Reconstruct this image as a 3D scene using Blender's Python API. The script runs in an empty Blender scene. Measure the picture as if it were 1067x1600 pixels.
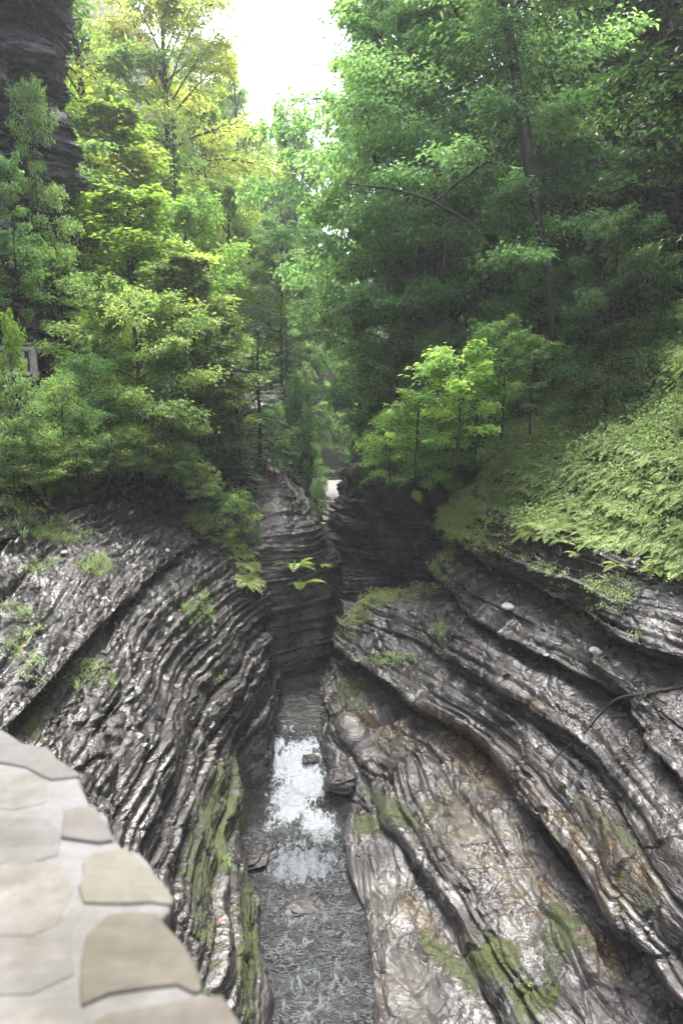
import bpy, bmesh, math, random
import numpy as np
from mathutils import Vector, Matrix
from mathutils.bvhtree import BVHTree

# ------------------------------------------------------------------ camera, sky, sun, exposure
F_PX, CXP, CYP = 1062.0, 533.5, 800.0
PITCH = math.radians(9.6)
SP, CP = math.sin(PITCH), math.cos(PITCH)
sc = bpy.context.scene
col = sc.collection
cam_d = bpy.data.cameras.new('camera'); cam = bpy.data.objects.new('camera', cam_d); col.objects.link(cam)
cam.location = (0, 0, 0); cam.rotation_euler = (math.radians(90) - PITCH, 0, 0)
cam_d.sensor_fit = 'VERTICAL'; cam_d.sensor_height = 36.0; cam_d.lens = F_PX / 1600 * 36
cam_d.clip_start = 0.05; cam_d.clip_end = 600
cam_d.dof.use_dof = True; cam_d.dof.focus_distance = 15.0; cam_d.dof.aperture_fstop = 2.6
sc.camera = cam

SUN_EL, SUN_AZ = math.radians(72), math.radians(-12)     # azimuth from +Y towards +X
world = bpy.data.worlds.new('World'); sc.world = world; world.use_nodes = True
wn = world.node_tree; wn.nodes.clear()
w_out = wn.nodes.new('ShaderNodeOutputWorld'); w_bg = wn.nodes.new('ShaderNodeBackground')
w_sky = wn.nodes.new('ShaderNodeTexSky'); w_sky.sky_type = 'NISHITA'; w_sky.sun_disc = False
w_sky.sun_elevation = SUN_EL; w_sky.sun_rotation = SUN_AZ; w_sky.air_density = 1.0; w_sky.dust_density = 4.0; w_sky.ozone_density = 1.0
w_hs = wn.nodes.new('ShaderNodeHueSaturation'); w_hs.inputs['Saturation'].default_value = 0.42
wn.links.new(w_sky.outputs[0], w_hs.inputs['Color']); wn.links.new(w_hs.outputs[0], w_bg.inputs[0]); wn.links.new(w_bg.outputs[0], w_out.inputs[0])
w_bg.inputs[1].default_value = 0.15
sun_d = bpy.data.lights.new('sun', 'SUN'); sun_d.energy = 1.2; sun_d.angle = math.radians(25); sun_d.color = (1.0, 0.96, 0.88)
sun = bpy.data.objects.new('sun', sun_d); col.objects.link(sun)
sdir = Vector((math.sin(SUN_AZ) * math.cos(SUN_EL), math.cos(SUN_AZ) * math.cos(SUN_EL), math.sin(SUN_EL)))
sun.rotation_euler = sdir.to_track_quat('Z', 'Y').to_euler()
sc.view_settings.view_transform = 'Standard'; sc.view_settings.look = 'None'
sc.view_settings.gamma = 1.0; sc.view_settings.exposure = 2.95
sc.cycles.max_bounces = 9; sc.cycles.diffuse_bounces = 7; sc.cycles.glossy_bounces = 3; sc.cycles.transmission_bounces = 3
sc.cycles.transparent_max_bounces = 4; sc.cycles.use_denoising = True
sc.cycles.caustics_reflective = False; sc.cycles.caustics_refractive = False

# ------------------------------------------------------------------ helpers
rng = np.random.default_rng(7)
random.seed(7)

def ray(px, py):
    a = (px - CXP) / F_PX; b = (py - CYP) / F_PX
    return np.array([a, CP - b * SP, -SP - b * CP])
def PZ(px, py, z):
    d = ray(px, py); return d * (z / d[2])
def PT(px, py, t):
    return ray(px, py) * t
def proj(P):
    P = np.asarray(P, float)
    t = P[..., 1] * CP - P[..., 2] * SP
    up = P[..., 1] * SP + P[..., 2] * CP
    t = np.maximum(t, 1e-3)
    return CXP + F_PX * P[..., 0] / t, CYP - F_PX * up / t, t

def _h(ix, iy, iz, seed):
    h = (ix.astype(np.uint32) * np.uint32(374761393) + iy.astype(np.uint32) * np.uint32(668265263)
         + iz.astype(np.uint32) * np.uint32(2147483647) + np.uint32(seed * 974711 + 13))
    h = (h ^ (h >> np.uint32(13))) * np.uint32(1274126177)
    h = h ^ (h >> np.uint32(16))
    return (h & np.uint32(0xffff)).astype(np.float32) / 32767.5 - 1.0
def noise(x, y, z, seed=0):
    x, y, z = np.broadcast_arrays(np.asarray(x, np.float64), np.asarray(y, np.float64), np.asarray(z, np.float64))
    ix, iy, iz = np.floor(x).astype(np.int64), np.floor(y).astype(np.int64), np.floor(z).astype(np.int64)
    fx, fy, fz = x - ix, y - iy, z - iz
    fx = fx * fx * (3 - 2 * fx); fy = fy * fy * (3 - 2 * fy); fz = fz * fz * (3 - 2 * fz)
    r = 0
    for a in (0, 1):
        wa = fx if a else 1 - fx
        for b in (0, 1):
            wb = fy if b else 1 - fy
            for c in (0, 1):
                wc = fz if c else 1 - fz
                r = r + wa * wb * wc * _h(ix + a, iy + b, iz + c, seed)
    return r
def fbm(x, y, z, seed=0, o=4, g=0.5):
    r, a, f = 0, 1.0, 1.0
    for k in range(o):
        r = r + a * noise(x * f, y * f, z * f, seed + k); a *= g; f *= 2.03
    return r
def sstep(a, b, x):
    t = np.clip((np.asarray(x, float) - a) / (b - a), 0, 1); return t * t * (3 - 2 * t)

def tag(o, label=None, cat=None, group=None, kind=None):
    if label: o['label'] = label
    if cat: o['category'] = cat
    if group: o['group'] = group
    if kind: o['kind'] = kind
    return o
def link(name, me, mat=None, parent=None):
    o = bpy.data.objects.new(name, me); col.objects.link(o)
    if mat is not None and me is not None and not me.materials: me.materials.append(mat)
    if parent is not None: o.parent = parent
    return o
def empty(name, loc=(0, 0, 0), rz=0.0):
    o = bpy.data.objects.new(name, None); col.objects.link(o); o.location = loc; o.rotation_euler = (0, 0, rz); o.empty_display_size = 0.2
    return o
def np_mesh(name, V, Fq, smooth=False, attrs=None):
    """V (n,3), Fq (m,k) all faces of k corners"""
    V = np.asarray(V, np.float32); Fq = np.asarray(Fq, np.int32)
    me = bpy.data.meshes.new(name); n, (m, k) = len(V), Fq.shape
    me.vertices.add(n); me.vertices.foreach_set('co', V.ravel())
    me.loops.add(m * k); me.loops.foreach_set('vertex_index', Fq.ravel())
    me.polygons.add(m); me.polygons.foreach_set('loop_start', np.arange(0, m * k, k, dtype=np.int32))
    me.polygons.foreach_set('use_smooth', np.full(m, smooth))
    me.update(calc_edges=True)
    if attrs:
        for nm, a in attrs.items():
            at = me.attributes.new(nm, 'FLOAT', 'POINT'); at.data.foreach_set('value', np.asarray(a, np.float32).ravel())
    return me
def grid_faces(nu, nv):
    i, j = np.meshgrid(np.arange(nu - 1), np.arange(nv - 1), indexing='ij')
    a = i * nv + j
    return np.stack([a, a + nv, a + nv + 1, a + 1], -1).reshape(-1, 4)

class Tubes:
    """collects tapered tubes into one mesh"""
    def __init__(s): s.V = []; s.F = []; s.n = 0
    def add(s, pts, rad, k=7, wob=0.0):
        P = np.asarray(pts, float); m = len(P); rad = np.broadcast_to(np.asarray(rad, float), (m,))
        T = np.gradient(P, axis=0); T /= np.linalg.norm(T, axis=1)[:, None] + 1e-9
        ref = np.array([1.0, 0, 0]) if abs(T[0][0]) < 0.8 else np.array([0, 1.0, 0])
        A = np.cross(T, ref); A /= np.linalg.norm(A, axis=1)[:, None] + 1e-9
        B = np.cross(T, A)
        th = np.linspace(0, 2 * np.pi, k, endpoint=False)
        r = rad[:, None] * (1 + wob * rng.uniform(-1, 1, (m, k)))
        ring = P[:, None] + r[..., None] * (np.cos(th)[None, :, None] * A[:, None] + np.sin(th)[None, :, None] * B[:, None])
        b = s.n; s.V.append(ring.reshape(-1, 3))
        i, j = np.meshgrid(np.arange(m - 1), np.arange(k), indexing='ij'); j2 = (j + 1) % k
        s.F.append((b + np.stack([i * k + j, i * k + j2, (i + 1) * k + j2, (i + 1) * k + j], -1)).reshape(-1, 4))
        s.n += m * k
        for e, rr in ((0, 0), (m - 1, (m - 1) * k)):       # end caps: quads folded on a centre vertex
            s.V.append(P[e][None]); c = s.n; s.n += 1
            for q in range(0, k, 2):
                f = [b + rr + q % k, b + rr + (q + 1) % k, b + rr + (q + 2) % k, c]
                if e == 0: f = f[::-1]
                if len(set(f)) == 4: s.F.append(np.array([f]))
    def mesh(s, name): return np_mesh(name, np.concatenate(s.V), np.concatenate(s.F), True)

def box_vf(x0, y0, z0, x1, y1, z1):
    V = np.array([[x, y, z] for x in (x0, x1) for y in (y0, y1) for z in (z0, z1)], float)
    Fq = np.array([[0, 1, 3, 2], [4, 6, 7, 5], [0, 4, 5, 1], [2, 3, 7, 6], [0, 2, 6, 4], [1, 5, 7, 3]])
    return V, Fq
def bevel_boxes(name, boxes, bev=0.01):
    bm = bmesh.new()
    for (c, s, rz) in boxes:
        M = Matrix.Translation(c) @ Matrix.Rotation(rz, 4, 'Z') @ Matrix.Diagonal((s[0], s[1], s[2], 1))
        bmesh.ops.create_cube(bm, size=1.0, matrix=M)
    bmesh.ops.bevel(bm, geom=list(bm.edges), offset=bev, segments=2, affect='EDGES', profile=0.6)
    me = bpy.data.meshes.new(name); bm.to_mesh(me); bm.free()
    return me

# ------------------------------------------------------------------ materials
class N:
    def __init__(s, name):
        s.m = bpy.data.materials.new(name); s.m.use_nodes = True; s.t = s.m.node_tree; s.t.nodes.clear()
        s.out = s.t.nodes.new('ShaderNodeOutputMaterial')
    def n(s, typ, **k):
        nd = s.t.nodes.new(typ)
        for a, b in k.items(): setattr(nd, a, b)
        return nd
    def l(s, a, b): s.t.links.new(a, b)
    def put(s, sock, v):
        if hasattr(v, 'is_output') or isinstance(v, bpy.types.NodeSocket): s.l(v, sock)
        else: sock.default_value = v
    def math(s, op, a, b=0.0, clamp=False):
        nd = s.n('ShaderNodeMath', operation=op, use_clamp=clamp); s.put(nd.inputs[0], a); s.put(nd.inputs[1], b); return nd.outputs[0]
    def mix(s, f, a, b, blend='MIX'):
        nd = s.n('ShaderNodeMix', data_type='RGBA', blend_type=blend, clamp_factor=True)
        s.put(nd.inputs[0], f); s.put(nd.inputs[6], a); s.put(nd.inputs[7], b); return nd.outputs[2]
    def obj(s): return s.n('ShaderNodeTexCoord').outputs['Object']
    def scale(s, v, sc_):
        nd = s.n('ShaderNodeVectorMath', operation='MULTIPLY'); s.put(nd.inputs[0], v); nd.inputs[1].default_value = sc_; return nd.outputs[0]
    def vadd(s, a, b):
        nd = s.n('ShaderNodeVectorMath', operation='ADD'); s.put(nd.inputs[0], a); s.put(nd.inputs[1], b); return nd.outputs[0]
    def noise(s, v, sc_, det=4, rough=0.55, out=0, dist=0.0):
        nd = s.n('ShaderNodeTexNoise'); s.put(nd.inputs['Vector'], v); nd.inputs['Scale'].default_value = sc_
        nd.inputs['Detail'].default_value = det; nd.inputs['Roughness'].default_value = rough; nd.inputs['Distortion'].default_value = dist
        return nd.outputs[out]
    def vor(s, v, sc_, feat='F1', out='Distance'):
        nd = s.n('ShaderNodeTexVoronoi', feature=feat); s.put(nd.inputs['Vector'], v); nd.inputs['Scale'].default_value = sc_; return nd.outputs[out]
    def ramp(s, f, stops, interp='LINEAR'):
        nd = s.n('ShaderNodeValToRGB'); cr = nd.color_ramp; cr.interpolation = interp
        while len(cr.elements) < len(stops): cr.elements.new(0.5)
        for e, (p, c) in zip(cr.elements, stops):
            e.position = p; e.color = (*c, 1) if len(c) == 3 else c
        s.put(nd.inputs[0], f); return nd.outputs[0]
    def rng(s, f, a, b, c, d, smooth=False):
        nd = s.n('ShaderNodeMapRange', interpolation_type='SMOOTHSTEP' if smooth else 'LINEAR'); s.put(nd.inputs[0], f)
        for k, v in zip((1, 2, 3, 4), (a, b, c, d)): s.put(nd.inputs[k], v)
        return nd.outputs[0]
    def attr(s, nm): return s.n('ShaderNodeAttribute', attribute_name=nm).outputs['Fac']
    def bump(s, h, st, dist, nrm=None):
        nd = s.n('ShaderNodeBump'); s.put(nd.inputs['Height'], h); s.put(nd.inputs['Strength'], st); nd.inputs['Distance'].default_value = dist
        if nrm is not None: s.l(nrm, nd.inputs['Normal'])
        return nd.outputs[0]
    def bsdf(s, colr, rough, nrm=None, spec=0.5, **k):
        nd = s.n('ShaderNodeBsdfPrincipled'); s.put(nd.inputs['Base Color'], colr); s.put(nd.inputs['Roughness'], rough)
        s.put(nd.inputs['Specular IOR Level'], spec)
        if nrm is not None: s.l(nrm, nd.inputs['Normal'])
        for a, b in k.items(): s.put(nd.inputs[a], b)
        return nd.outputs[0]
    def done(s, sh): s.l(sh, s.out.inputs['Surface']); return s.m

def rock_material(name, wet=1.0, st=0.10, dark=(0.009, 0.008, 0.009), mid=(0.023, 0.020, 0.019), light=(0.060, 0.053, 0.050), moss_amt=1.0):
    m = N(name); co = m.obj()
    big = m.noise(co, 0.7, 4, 0.6)
    med = m.noise(m.scale(co, (1, 1, 3.0)), 3.2, 5, 0.62)
    fine = m.noise(m.scale(co, (1, 1, 2.2)), 17, 4, 0.65)
    # strata tint follows height with a wobble
    wob = m.vadd(m.scale(co, (st, st, 1.0)), m.scale(m.noise(co, 0.8, 3, 0.5, out=1), (0, 0, 0.35)))
    lam = m.noise(wob, 9.0, 5, 0.7)
    lam2 = m.noise(wob, 34.0, 3, 0.7)
    base = m.ramp(m.math('ADD', m.math('MULTIPLY', lam, 0.5), m.math('MULTIPLY', med, 0.5)), [(0.30, dark), (0.52, mid), (0.74, light)])
    base = m.mix(m.rng(fine, 0.35, 0.75, 0, 0.5), base, (0.038, 0.034, 0.033, 1))
    # slate chips
    cc = m.vadd(m.scale(co, (1, 1, 1.7)), m.scale(m.noise(co, 5, 3, 0.5, out=1), (0.16, 0.16, 0.16)))
    v1 = m.vor(m.scale(cc, (1.0, 0.75, 1)), 7.0, out='Color'); v2 = m.vor(m.scale(cc, (0.8, 1.0, 1)), 17.0, out='Color')
    g1 = m.n('ShaderNodeSeparateColor'); m.l(v1, g1.inputs[0]); g2 = m.n('ShaderNodeSeparateColor'); m.l(v2, g2.inputs[0])
    base = m.mix(m.math('MULTIPLY', m.rng(g2.outputs[1], 0.55, 1.0, 0, 0.55), m.attr('flat')), base, (0.050, 0.045, 0.048, 1))
    # brown mineral / leaf stain, moss, pale silt (masks of their own shape, stored on the mesh)
    br = m.rng(m.math('ADD', m.attr('brown'), m.math('MULTIPLY', m.math('SUBTRACT', med, 0.5), 1.5)), 0.34, 0.68, 0, 0.92, True)
    base = m.mix(br, base, m.ramp(fine, [(0.3, (0.026, 0.014, 0.005)), (0.6, (0.056, 0.037, 0.014)), (0.8, (0.10, 0.072, 0.034))]))
    pl = m.rng(m.math('ADD', m.attr('pale'), m.math('MULTIPLY', m.math('SUBTRACT', med, 0.5), 0.9)), 0.40, 0.70, 0, 0.9, True)
    base = m.mix(pl, base, m.ramp(fine, [(0.3, (0.042, 0.039, 0.034)), (0.7, (0.085, 0.077, 0.066))]))
    mo = m.rng(m.math('ADD', m.math('MULTIPLY', m.attr('moss'), moss_amt), m.math('MULTIPLY', m.math('SUBTRACT', m.noise(m.scale(co, (1, 1, 1.2)), 4.5, 5, 0.7), 0.5), 2.2)), 0.46, 0.72, 0, 0.95, True)
    base = m.mix(mo, base, m.ramp(m.noise(co, 22, 3, 0.7), [(0.3, (0.010, 0.014, 0.003)), (0.52, (0.036, 0.048, 0.007)), (0.75, (0.085, 0.11, 0.015))]))
    rough = m.rng(m.noise(m.scale(co, (1, 1, 1.5)), 1.3, 4, 0.65), 0.40, 0.60, 0.12 if wet > 0.5 else 0.55, 0.62 if wet > 0.5 else 0.85)
    rough = m.math('ADD', rough, m.math('MULTIPLY', mo, 0.5), clamp=True)
    rough = m.math('ADD', rough, m.math('MULTIPLY', pl, 0.12), clamp=True)
    h = m.math('ADD', m.math('MULTIPLY', lam, 0.75), m.math('MULTIPLY', lam2, 0.30))
    h = m.math('ADD', h, m.math('MULTIPLY', med, 0.5)); h = m.math('ADD', h, m.math('MULTIPLY', fine, 0.22))
    nb = m.bump(h, 0.8, 0.085)
    hv = m.math('ADD', m.math('MULTIPLY', g1.outputs[0], 0.55), m.math('MULTIPLY', g2.outputs[0], 0.35))
    nb = m.bump(hv, m.rng(m.attr('flat'), 0, 1, 0.18, 1.0), 0.055, nb)
    nb = m.bump(m.math('ADD', m.noise(co, 45, 3, 0.7), m.math('MULTIPLY', mo, 1.5)), m.rng(mo, 0, 1, .25, 1.0), 0.02, nb)
    sh = m.bsdf(base, rough, nb, spec=0.6 if wet > 0.7 else 0.4, **({'Coat Weight': m.math('MULTIPLY', m.rng(m.noise(co, 1.1, 3, .6), .44, .56, .0, 1.0), m.math('SUBTRACT', 1.0, m.math('MULTIPLY', m.math('MAXIMUM', br, mo), .7))), 'Coat IOR': 1.5, 'Coat Roughness': 0.19, 'Coat Normal': nb} if wet > 0.7 else {}))
    return m.done(sh)

def leaf_material(name, stops, trans=0.45, rough=0.5):
    m = N(name)
    oi = m.n('ShaderNodeObjectInfo')
    r = m.attr('rnd')
    f = m.math('ADD', m.math('MULTIPLY', r, 0.75), m.math('MULTIPLY', oi.outputs['Random'], 0.25))
    c = m.ramp(f, stops)
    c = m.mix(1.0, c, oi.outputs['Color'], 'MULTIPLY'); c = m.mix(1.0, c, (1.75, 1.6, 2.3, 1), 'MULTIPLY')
    p = m.bsdf(c, rough, None, spec=0.35)
    t = m.n('ShaderNodeBsdfTranslucent'); tc = m.mix(1.0, c, (1.4, 1.45, 0.9, 1), 'MULTIPLY'); m.l(tc, t.inputs[0])
    x = m.n('ShaderNodeMixShader'); x.inputs[0].default_value = trans; m.l(p, x.inputs[1]); m.l(t.outputs[0], x.inputs[2])
    return m.done(x.outputs[0])

def bark_material(name, a, b):
    m = N(name); co = m.obj(); n1 = m.noise(m.scale(co, (1, 1, 0.25)), 14, 5, 0.7)
    c = m.ramp(n1, [(0.35, a), (0.65, b)])
    c = m.mix(m.rng(m.noise(co, 1.7, 4, 0.6), 0.52, 0.66, 0, 0.6), c, (0.05, 0.065, 0.03, 1))
    return m.done(m.bsdf(c, 0.85, m.bump(n1, 0.9, 0.03)))

M = {}
M['rock'] = rock_material('wet_shale')
M['rock_far'] = rock_material('dark_shale', wet=.6, dark=(0.010, 0.009, 0.009), mid=(0.032, 0.028, 0.026), light=(0.085, 0.076, 0.068))
M['cliff'] = rock_material('dry_cliff_shale', wet=0.0, st=0.45, dark=(0.012, 0.013, 0.015), mid=(0.05, 0.051, 0.056), light=(0.19, 0.19, 0.205))
M['leaf'] = leaf_material('broad_leaf', [(0.0, (0.022, 0.048, 0.018)), (0.4, (0.065, 0.115, 0.040)), (0.75, (0.14, 0.20, 0.070)), (1.0, (0.24, 0.30, 0.12))], 0.52)
M['leaf_yel'] = leaf_material('turning_leaf', [(0.0, (0.06, 0.12, 0.02)), (0.5, (0.14, 0.21, 0.035)), (0.85, (0.24, 0.27, 0.06)), (1.0, (0.30, 0.21, 0.07))], 0.5)
M['needle'] = leaf_material('needle_spray', [(0.0, (0.022, 0.048, 0.024)), (0.5, (0.050, 0.095, 0.042)), (1.0, (0.095, 0.155, 0.065))], 0.25)
M['fern'] = leaf_material('fern_leaf', [(0.0, (0.040, 0.075, 0.016)), (0.5, (0.105, 0.16, 0.034)), (1.0, (0.22, 0.28, 0.080))], 0.35)
M['weed'] = leaf_material('weed_leaf', [(0.0, (0.04, 0.075, 0.018)), (0.5, (0.11, 0.17, 0.045)), (1.0, (0.24, 0.31, 0.10))], 0.35)
M['grass'] = leaf_material('grass_blade', [(0.0, (0.07, 0.10, 0.02)), (0.6, (0.15, 0.20, 0.045)), (1.0, (0.26, 0.24, 0.10))], 0.3)
M['litter'] = leaf_material('dead_leaf', [(0.0, (0.10, 0.07, 0.045)), (0.6, (0.20, 0.15, 0.10)), (1.0, (0.30, 0.24, 0.17))], 0.15)
M['bark'] = bark_material('bark_dark', (0.006, 0.005, 0.005), (0.030, 0.025, 0.021))
M['bark_grey'] = bark_material('bark_grey', (0.03, 0.027, 0.024), (0.10, 0.09, 0.08))
def ground_mat():
    m = N('forest_floor'); co = m.obj()
    c = m.ramp(m.noise(co, 1.4, 6, 0.7), [(0.3, (0.012, 0.012, 0.008)), (0.5, (0.035, 0.034, 0.018)), (0.62, (0.035, 0.065, 0.016)), (0.8, (0.06, 0.10, 0.025))])
    return m.done(m.bsdf(c, 0.95, m.bump(m.noise(co, 6, 5, 0.7), 1.0, 0.15), spec=0.2))
M['ground'] = ground_mat()

# ------------------------------------------------------------------ damp air that pales the far end of the gorge
def haze_box():
    V, Fq = box_vf(-120, -40, -14, 120, 200, 75); me = np_mesh('haze', V, Fq)
    m = N('haze_air'); v = m.n('ShaderNodeVolumePrincipled'); v.inputs['Density'].default_value = 0.0009; v.inputs['Color'].default_value = (0.93, 0.96, 1.0, 1)
    v.inputs['Anisotropy'].default_value = 0.2
    m.l(v.outputs[0], m.out.inputs['Volume']); m.m.cycles.homogeneous_volume = True if hasattr(m.m.cycles, 'homogeneous_volume') else None
    o = link('haze', me, m.m); tag(o, 'thin pale damp haze filling the gorge', 'haze', None, 'stuff')
haze_box()
# ------------------------------------------------------------------ rock masses
def strata_table(seed, tmin, tmax, z0=-13.0, z1=40.0, sharp=0.75, step=0.004):
    r = np.random.default_rng(seed); zs = np.arange(z0, z1, step); out = np.zeros_like(zs); z = z0
    while z < z1:
        t = r.uniform(tmin, tmax) * (1.0 if r.random() < 0.8 else 1.8); p = r.random() ** 1.3
        a, b = np.searchsorted(zs, [z, z + t]); f = (zs[a:b] - z) / t            # 0 at the bottom of the layer
        out[a:b] = p * (1 - sharp * (1 - f) ** 2) - 0.35 * (f < 0.10)
        z += t
    k = max(1, int(0.012 / step)); ker = np.ones(2 * k + 1) / (2 * k + 1)
    return zs, np.convolve(out, ker, 'same')
TAB_C = strata_table(3, 0.22, 0.60); TAB_M = strata_table(5, 0.07, 0.20); TAB_F = strata_table(9, 0.025, 0.07)

def grid_normals(P):
    du = np.gradient(P, axis=0); dv = np.gradient(P, axis=1)
    n = np.cross(du, dv); l = np.linalg.norm(n, axis=2, keepdims=True); return n / np.maximum(l, 1e-9)
def blur(A, k, axis):
    if k < 1: return A
    w = np.hanning(2 * k + 3)[1:-1]; w /= w.sum()
    pad = [(0, 0)] * A.ndim; pad[axis] = (k, k)
    B = np.pad(A, pad, mode='edge'); out = 0
    for i, c in enumerate(w):
        sl = [slice(None)] * A.ndim; sl[axis] = slice(i, i + A.shape[axis]); out = out + c * B[tuple(sl)]
    return out
def loft(rows, nv, gap_w=None, smooth=2):
    """rows: (R, nu, 3) -> (nu, nv, 3), v spaced by the rows' screen distance"""
    R = np.asarray(rows); px, py, t = proj(R)
    if gap_w is None:
        d = np.median(np.hypot(np.diff(px, axis=0), np.diff(py, axis=0)), axis=1)
        w3 = np.median(np.linalg.norm(np.diff(R, axis=0), axis=2), axis=1)
        gap_w = np.clip(d, 8, 260) + w3 * 12
    c = np.concatenate([[0], np.cumsum(gap_w)]); vs = np.linspace(0, c[-1], nv)
    P = np.empty((R.shape[1], nv, 3))
    k = np.clip(np.searchsorted(c, vs, 'right') - 1, 0, len(c) - 2); f = ((vs - c[k]) / (c[k + 1] - c[k]))[None, :, None]
    P = R[k].transpose(1, 0, 2) * (1 - f) + R[k + 1].transpose(1, 0, 2) * f
    return blur(P, smooth, 1)

SURF = {}
def plates(x, y, z, f, seed, squash=1.7):
    """random tilted plates: nearest-cell value with a tilt of its own, and the distance to the crack between cells"""
    x = (x * f).astype(np.float32); y = (y * f).astype(np.float32); z = (z * f * squash).astype(np.float32)
    ix, iy, iz = np.floor(x).astype(np.int32), np.floor(y).astype(np.int32), np.floor(z).astype(np.int32)
    b1 = np.full(x.shape, 9, np.float32); b2 = b1.copy(); val = np.zeros_like(b1)
    for a in (-1, 0, 1):
        for b in (-1, 0, 1):
            for c in (-1, 0, 1):
                jx, jy, jz = ix + a, iy + b, iz + c
                h1 = _h(jx, jy, jz, seed); h2 = _h(jx, jy, jz, seed + 1); h3 = _h(jx, jy, jz, seed + 2)
                dx, dy, dz = x - (jx + .5 + .42 * h1), y - (jy + .5 + .42 * h2), z - (jz + .5 + .42 * h3)
                d = dx * dx + dy * dy + dz * dz; m = d < b1
                b2 = np.where(m, b1, np.minimum(b2, d)); b1 = np.where(m, d, b1)
                val = np.where(m, 0.5 * h1 + 1.1 * (h2 * dx + h3 * dy - h1 * dz), val)
    return val, np.sqrt(b2) - np.sqrt(b1)
def displace(P, flip=False, bulges=(), joint=1.0,  amp=(0.16, 0.10, 0.035), lump=0.25, seed=0, warp=0.22, dip=(0.0, 0.0), flute=0.10, chip=1.0):
    nrm = grid_normals(P)
    if flip: nrm = -nrm
    x, y, z = P[..., 0], P[..., 1], P[..., 2]
    L = lump * fbm(x * 0.45, y * 0.45, z * 0.7, seed + 1, 3) + 0.2 * lump * fbm(x * 1.6, y * 1.6, z * 2.4, seed + 5, 3)
    hn = nrm.copy(); steep = np.hypot(hn[..., 0], hn[..., 1])
    zz = z + dip[0] * x + dip[1] * y + warp * fbm(x * 0.22, y * 0.22, z * 0.15, seed + 9, 3) + 0.014 * fbm(x * 1.9, y * 1.9, z * 1.0, seed + 12, 3)
    mod = 0.65 + 0.75 * np.clip(fbm(x * 0.5, y * 0.35, z * 0.8, seed + 20, 2) + 0.25, -0.8, 1.2)
    mod2 = np.clip(0.55 + 1.1 * fbm(x * 0.8, y * 0.5, z * 1.0, seed + 25, 2), 0.3, 1.5)
    s = amp[0] * mod * (np.interp(zz, *TAB_C) - 0.4) + amp[1] * mod2 * (np.interp(zz, *TAB_M) - 0.4) + amp[2] * mod2 * (np.interp(zz * 1.0, *TAB_F) - 0.4)
    fl = flute * (noise(x * 2.2, y * 2.2, z * 0.5, seed + 31) + 0.5 * noise(x * 6, y * 6, z * 3.5, seed + 33))
    # chipped plates on the gentle parts
    ch = np.abs(noise(x * 3.5, y * 2.5, z * 6, seed + 41)) * 0.03 + 0.02 * noise(x * 11, y * 9, z * 15, seed + 43)
    wx, wy, wz = (0.12 * noise(x * 2.5, y * 2.5, z * 2.5, seed + 60 + i) for i in range(3))
    v1, e1 = plates(x + wx, (y + wy) * 0.45, z + wz, 3.0, seed + 70, 2.0); v2, e2 = plates(x + wx * .5, (y + wy * .5) * .55, z + wz * .5, 8.0, seed + 75, 2.0); v3, e3 = plates(x, y * .7, z, 19.0, seed + 79, 1.8)
    bv, be = plates(x + 2 * wx, (y + 2 * wy) * .6, z * .5, 1.15, seed + 90, 1.0)
    s = s * np.clip(1.0 + .7 * joint * bv, .3, 1.7) + .05 * joint * bv - .05 * joint * (be < .045)
    for bc, br_, ba in bulges:
        L = L + ba * np.exp(-((P - np.array(bc)) ** 2).sum(-1) / br_ ** 2)
    ch = ch * chip + chip * (0.55 + 0.75 * sstep(.5, .85, np.abs(nrm[..., 2]))) * (0.060 * v1 - 0.030 * (e1 < 0.10) + 0.028 * v2 - 0.012 * (e2 < .08) + 0.007 * v3)
    d = (L + s + fl * steep + ch)
    Q = P + nrm * d[..., None]
    return Q
def blobs(P, lst):
    px, py, t = proj(P); r = np.zeros(px.shape)
    for (cx, cy, rx, ry, ang, s) in lst:
        a = math.radians(ang); dx, dy = px - cx, py - cy
        u = (dx * math.cos(a) + dy * math.sin(a)) / rx; v = (-dx * math.sin(a) + dy * math.cos(a)) / ry
        r = np.maximum(r, s * np.exp(-(u * u + v * v)))
    return r
def add_surface(name, P, mat, moss, brown=(), pale=(), label=None, kind='structure', flip=False):
    nu, nv = P.shape[:2]; nrm = grid_normals(P)
    if flip: nrm = -nrm
    Fq = grid_faces(nu, nv)
    if flip: Fq = Fq[:, ::-1]
    mo = blobs(P, moss).ravel(); br = blobs(P, brown).ravel(); pl = blobs(P, pale).ravel()
    flat = sstep(0.55, 0.85, blur(blur(nrm[..., 2], 6, 0), 6, 1)).ravel()
    me = np_mesh(name, P.reshape(-1, 3), Fq, True, {'moss': mo, 'brown': br, 'pale': pl, 'flat': flat})
    o = link(name, me, mat); tag(o, label, None, None, kind)
    SURF[name if name not in SURF else name + '2'] = dict(P=P, N=nrm, V=P.reshape(-1, 3), F=Fq)
    return o

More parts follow.
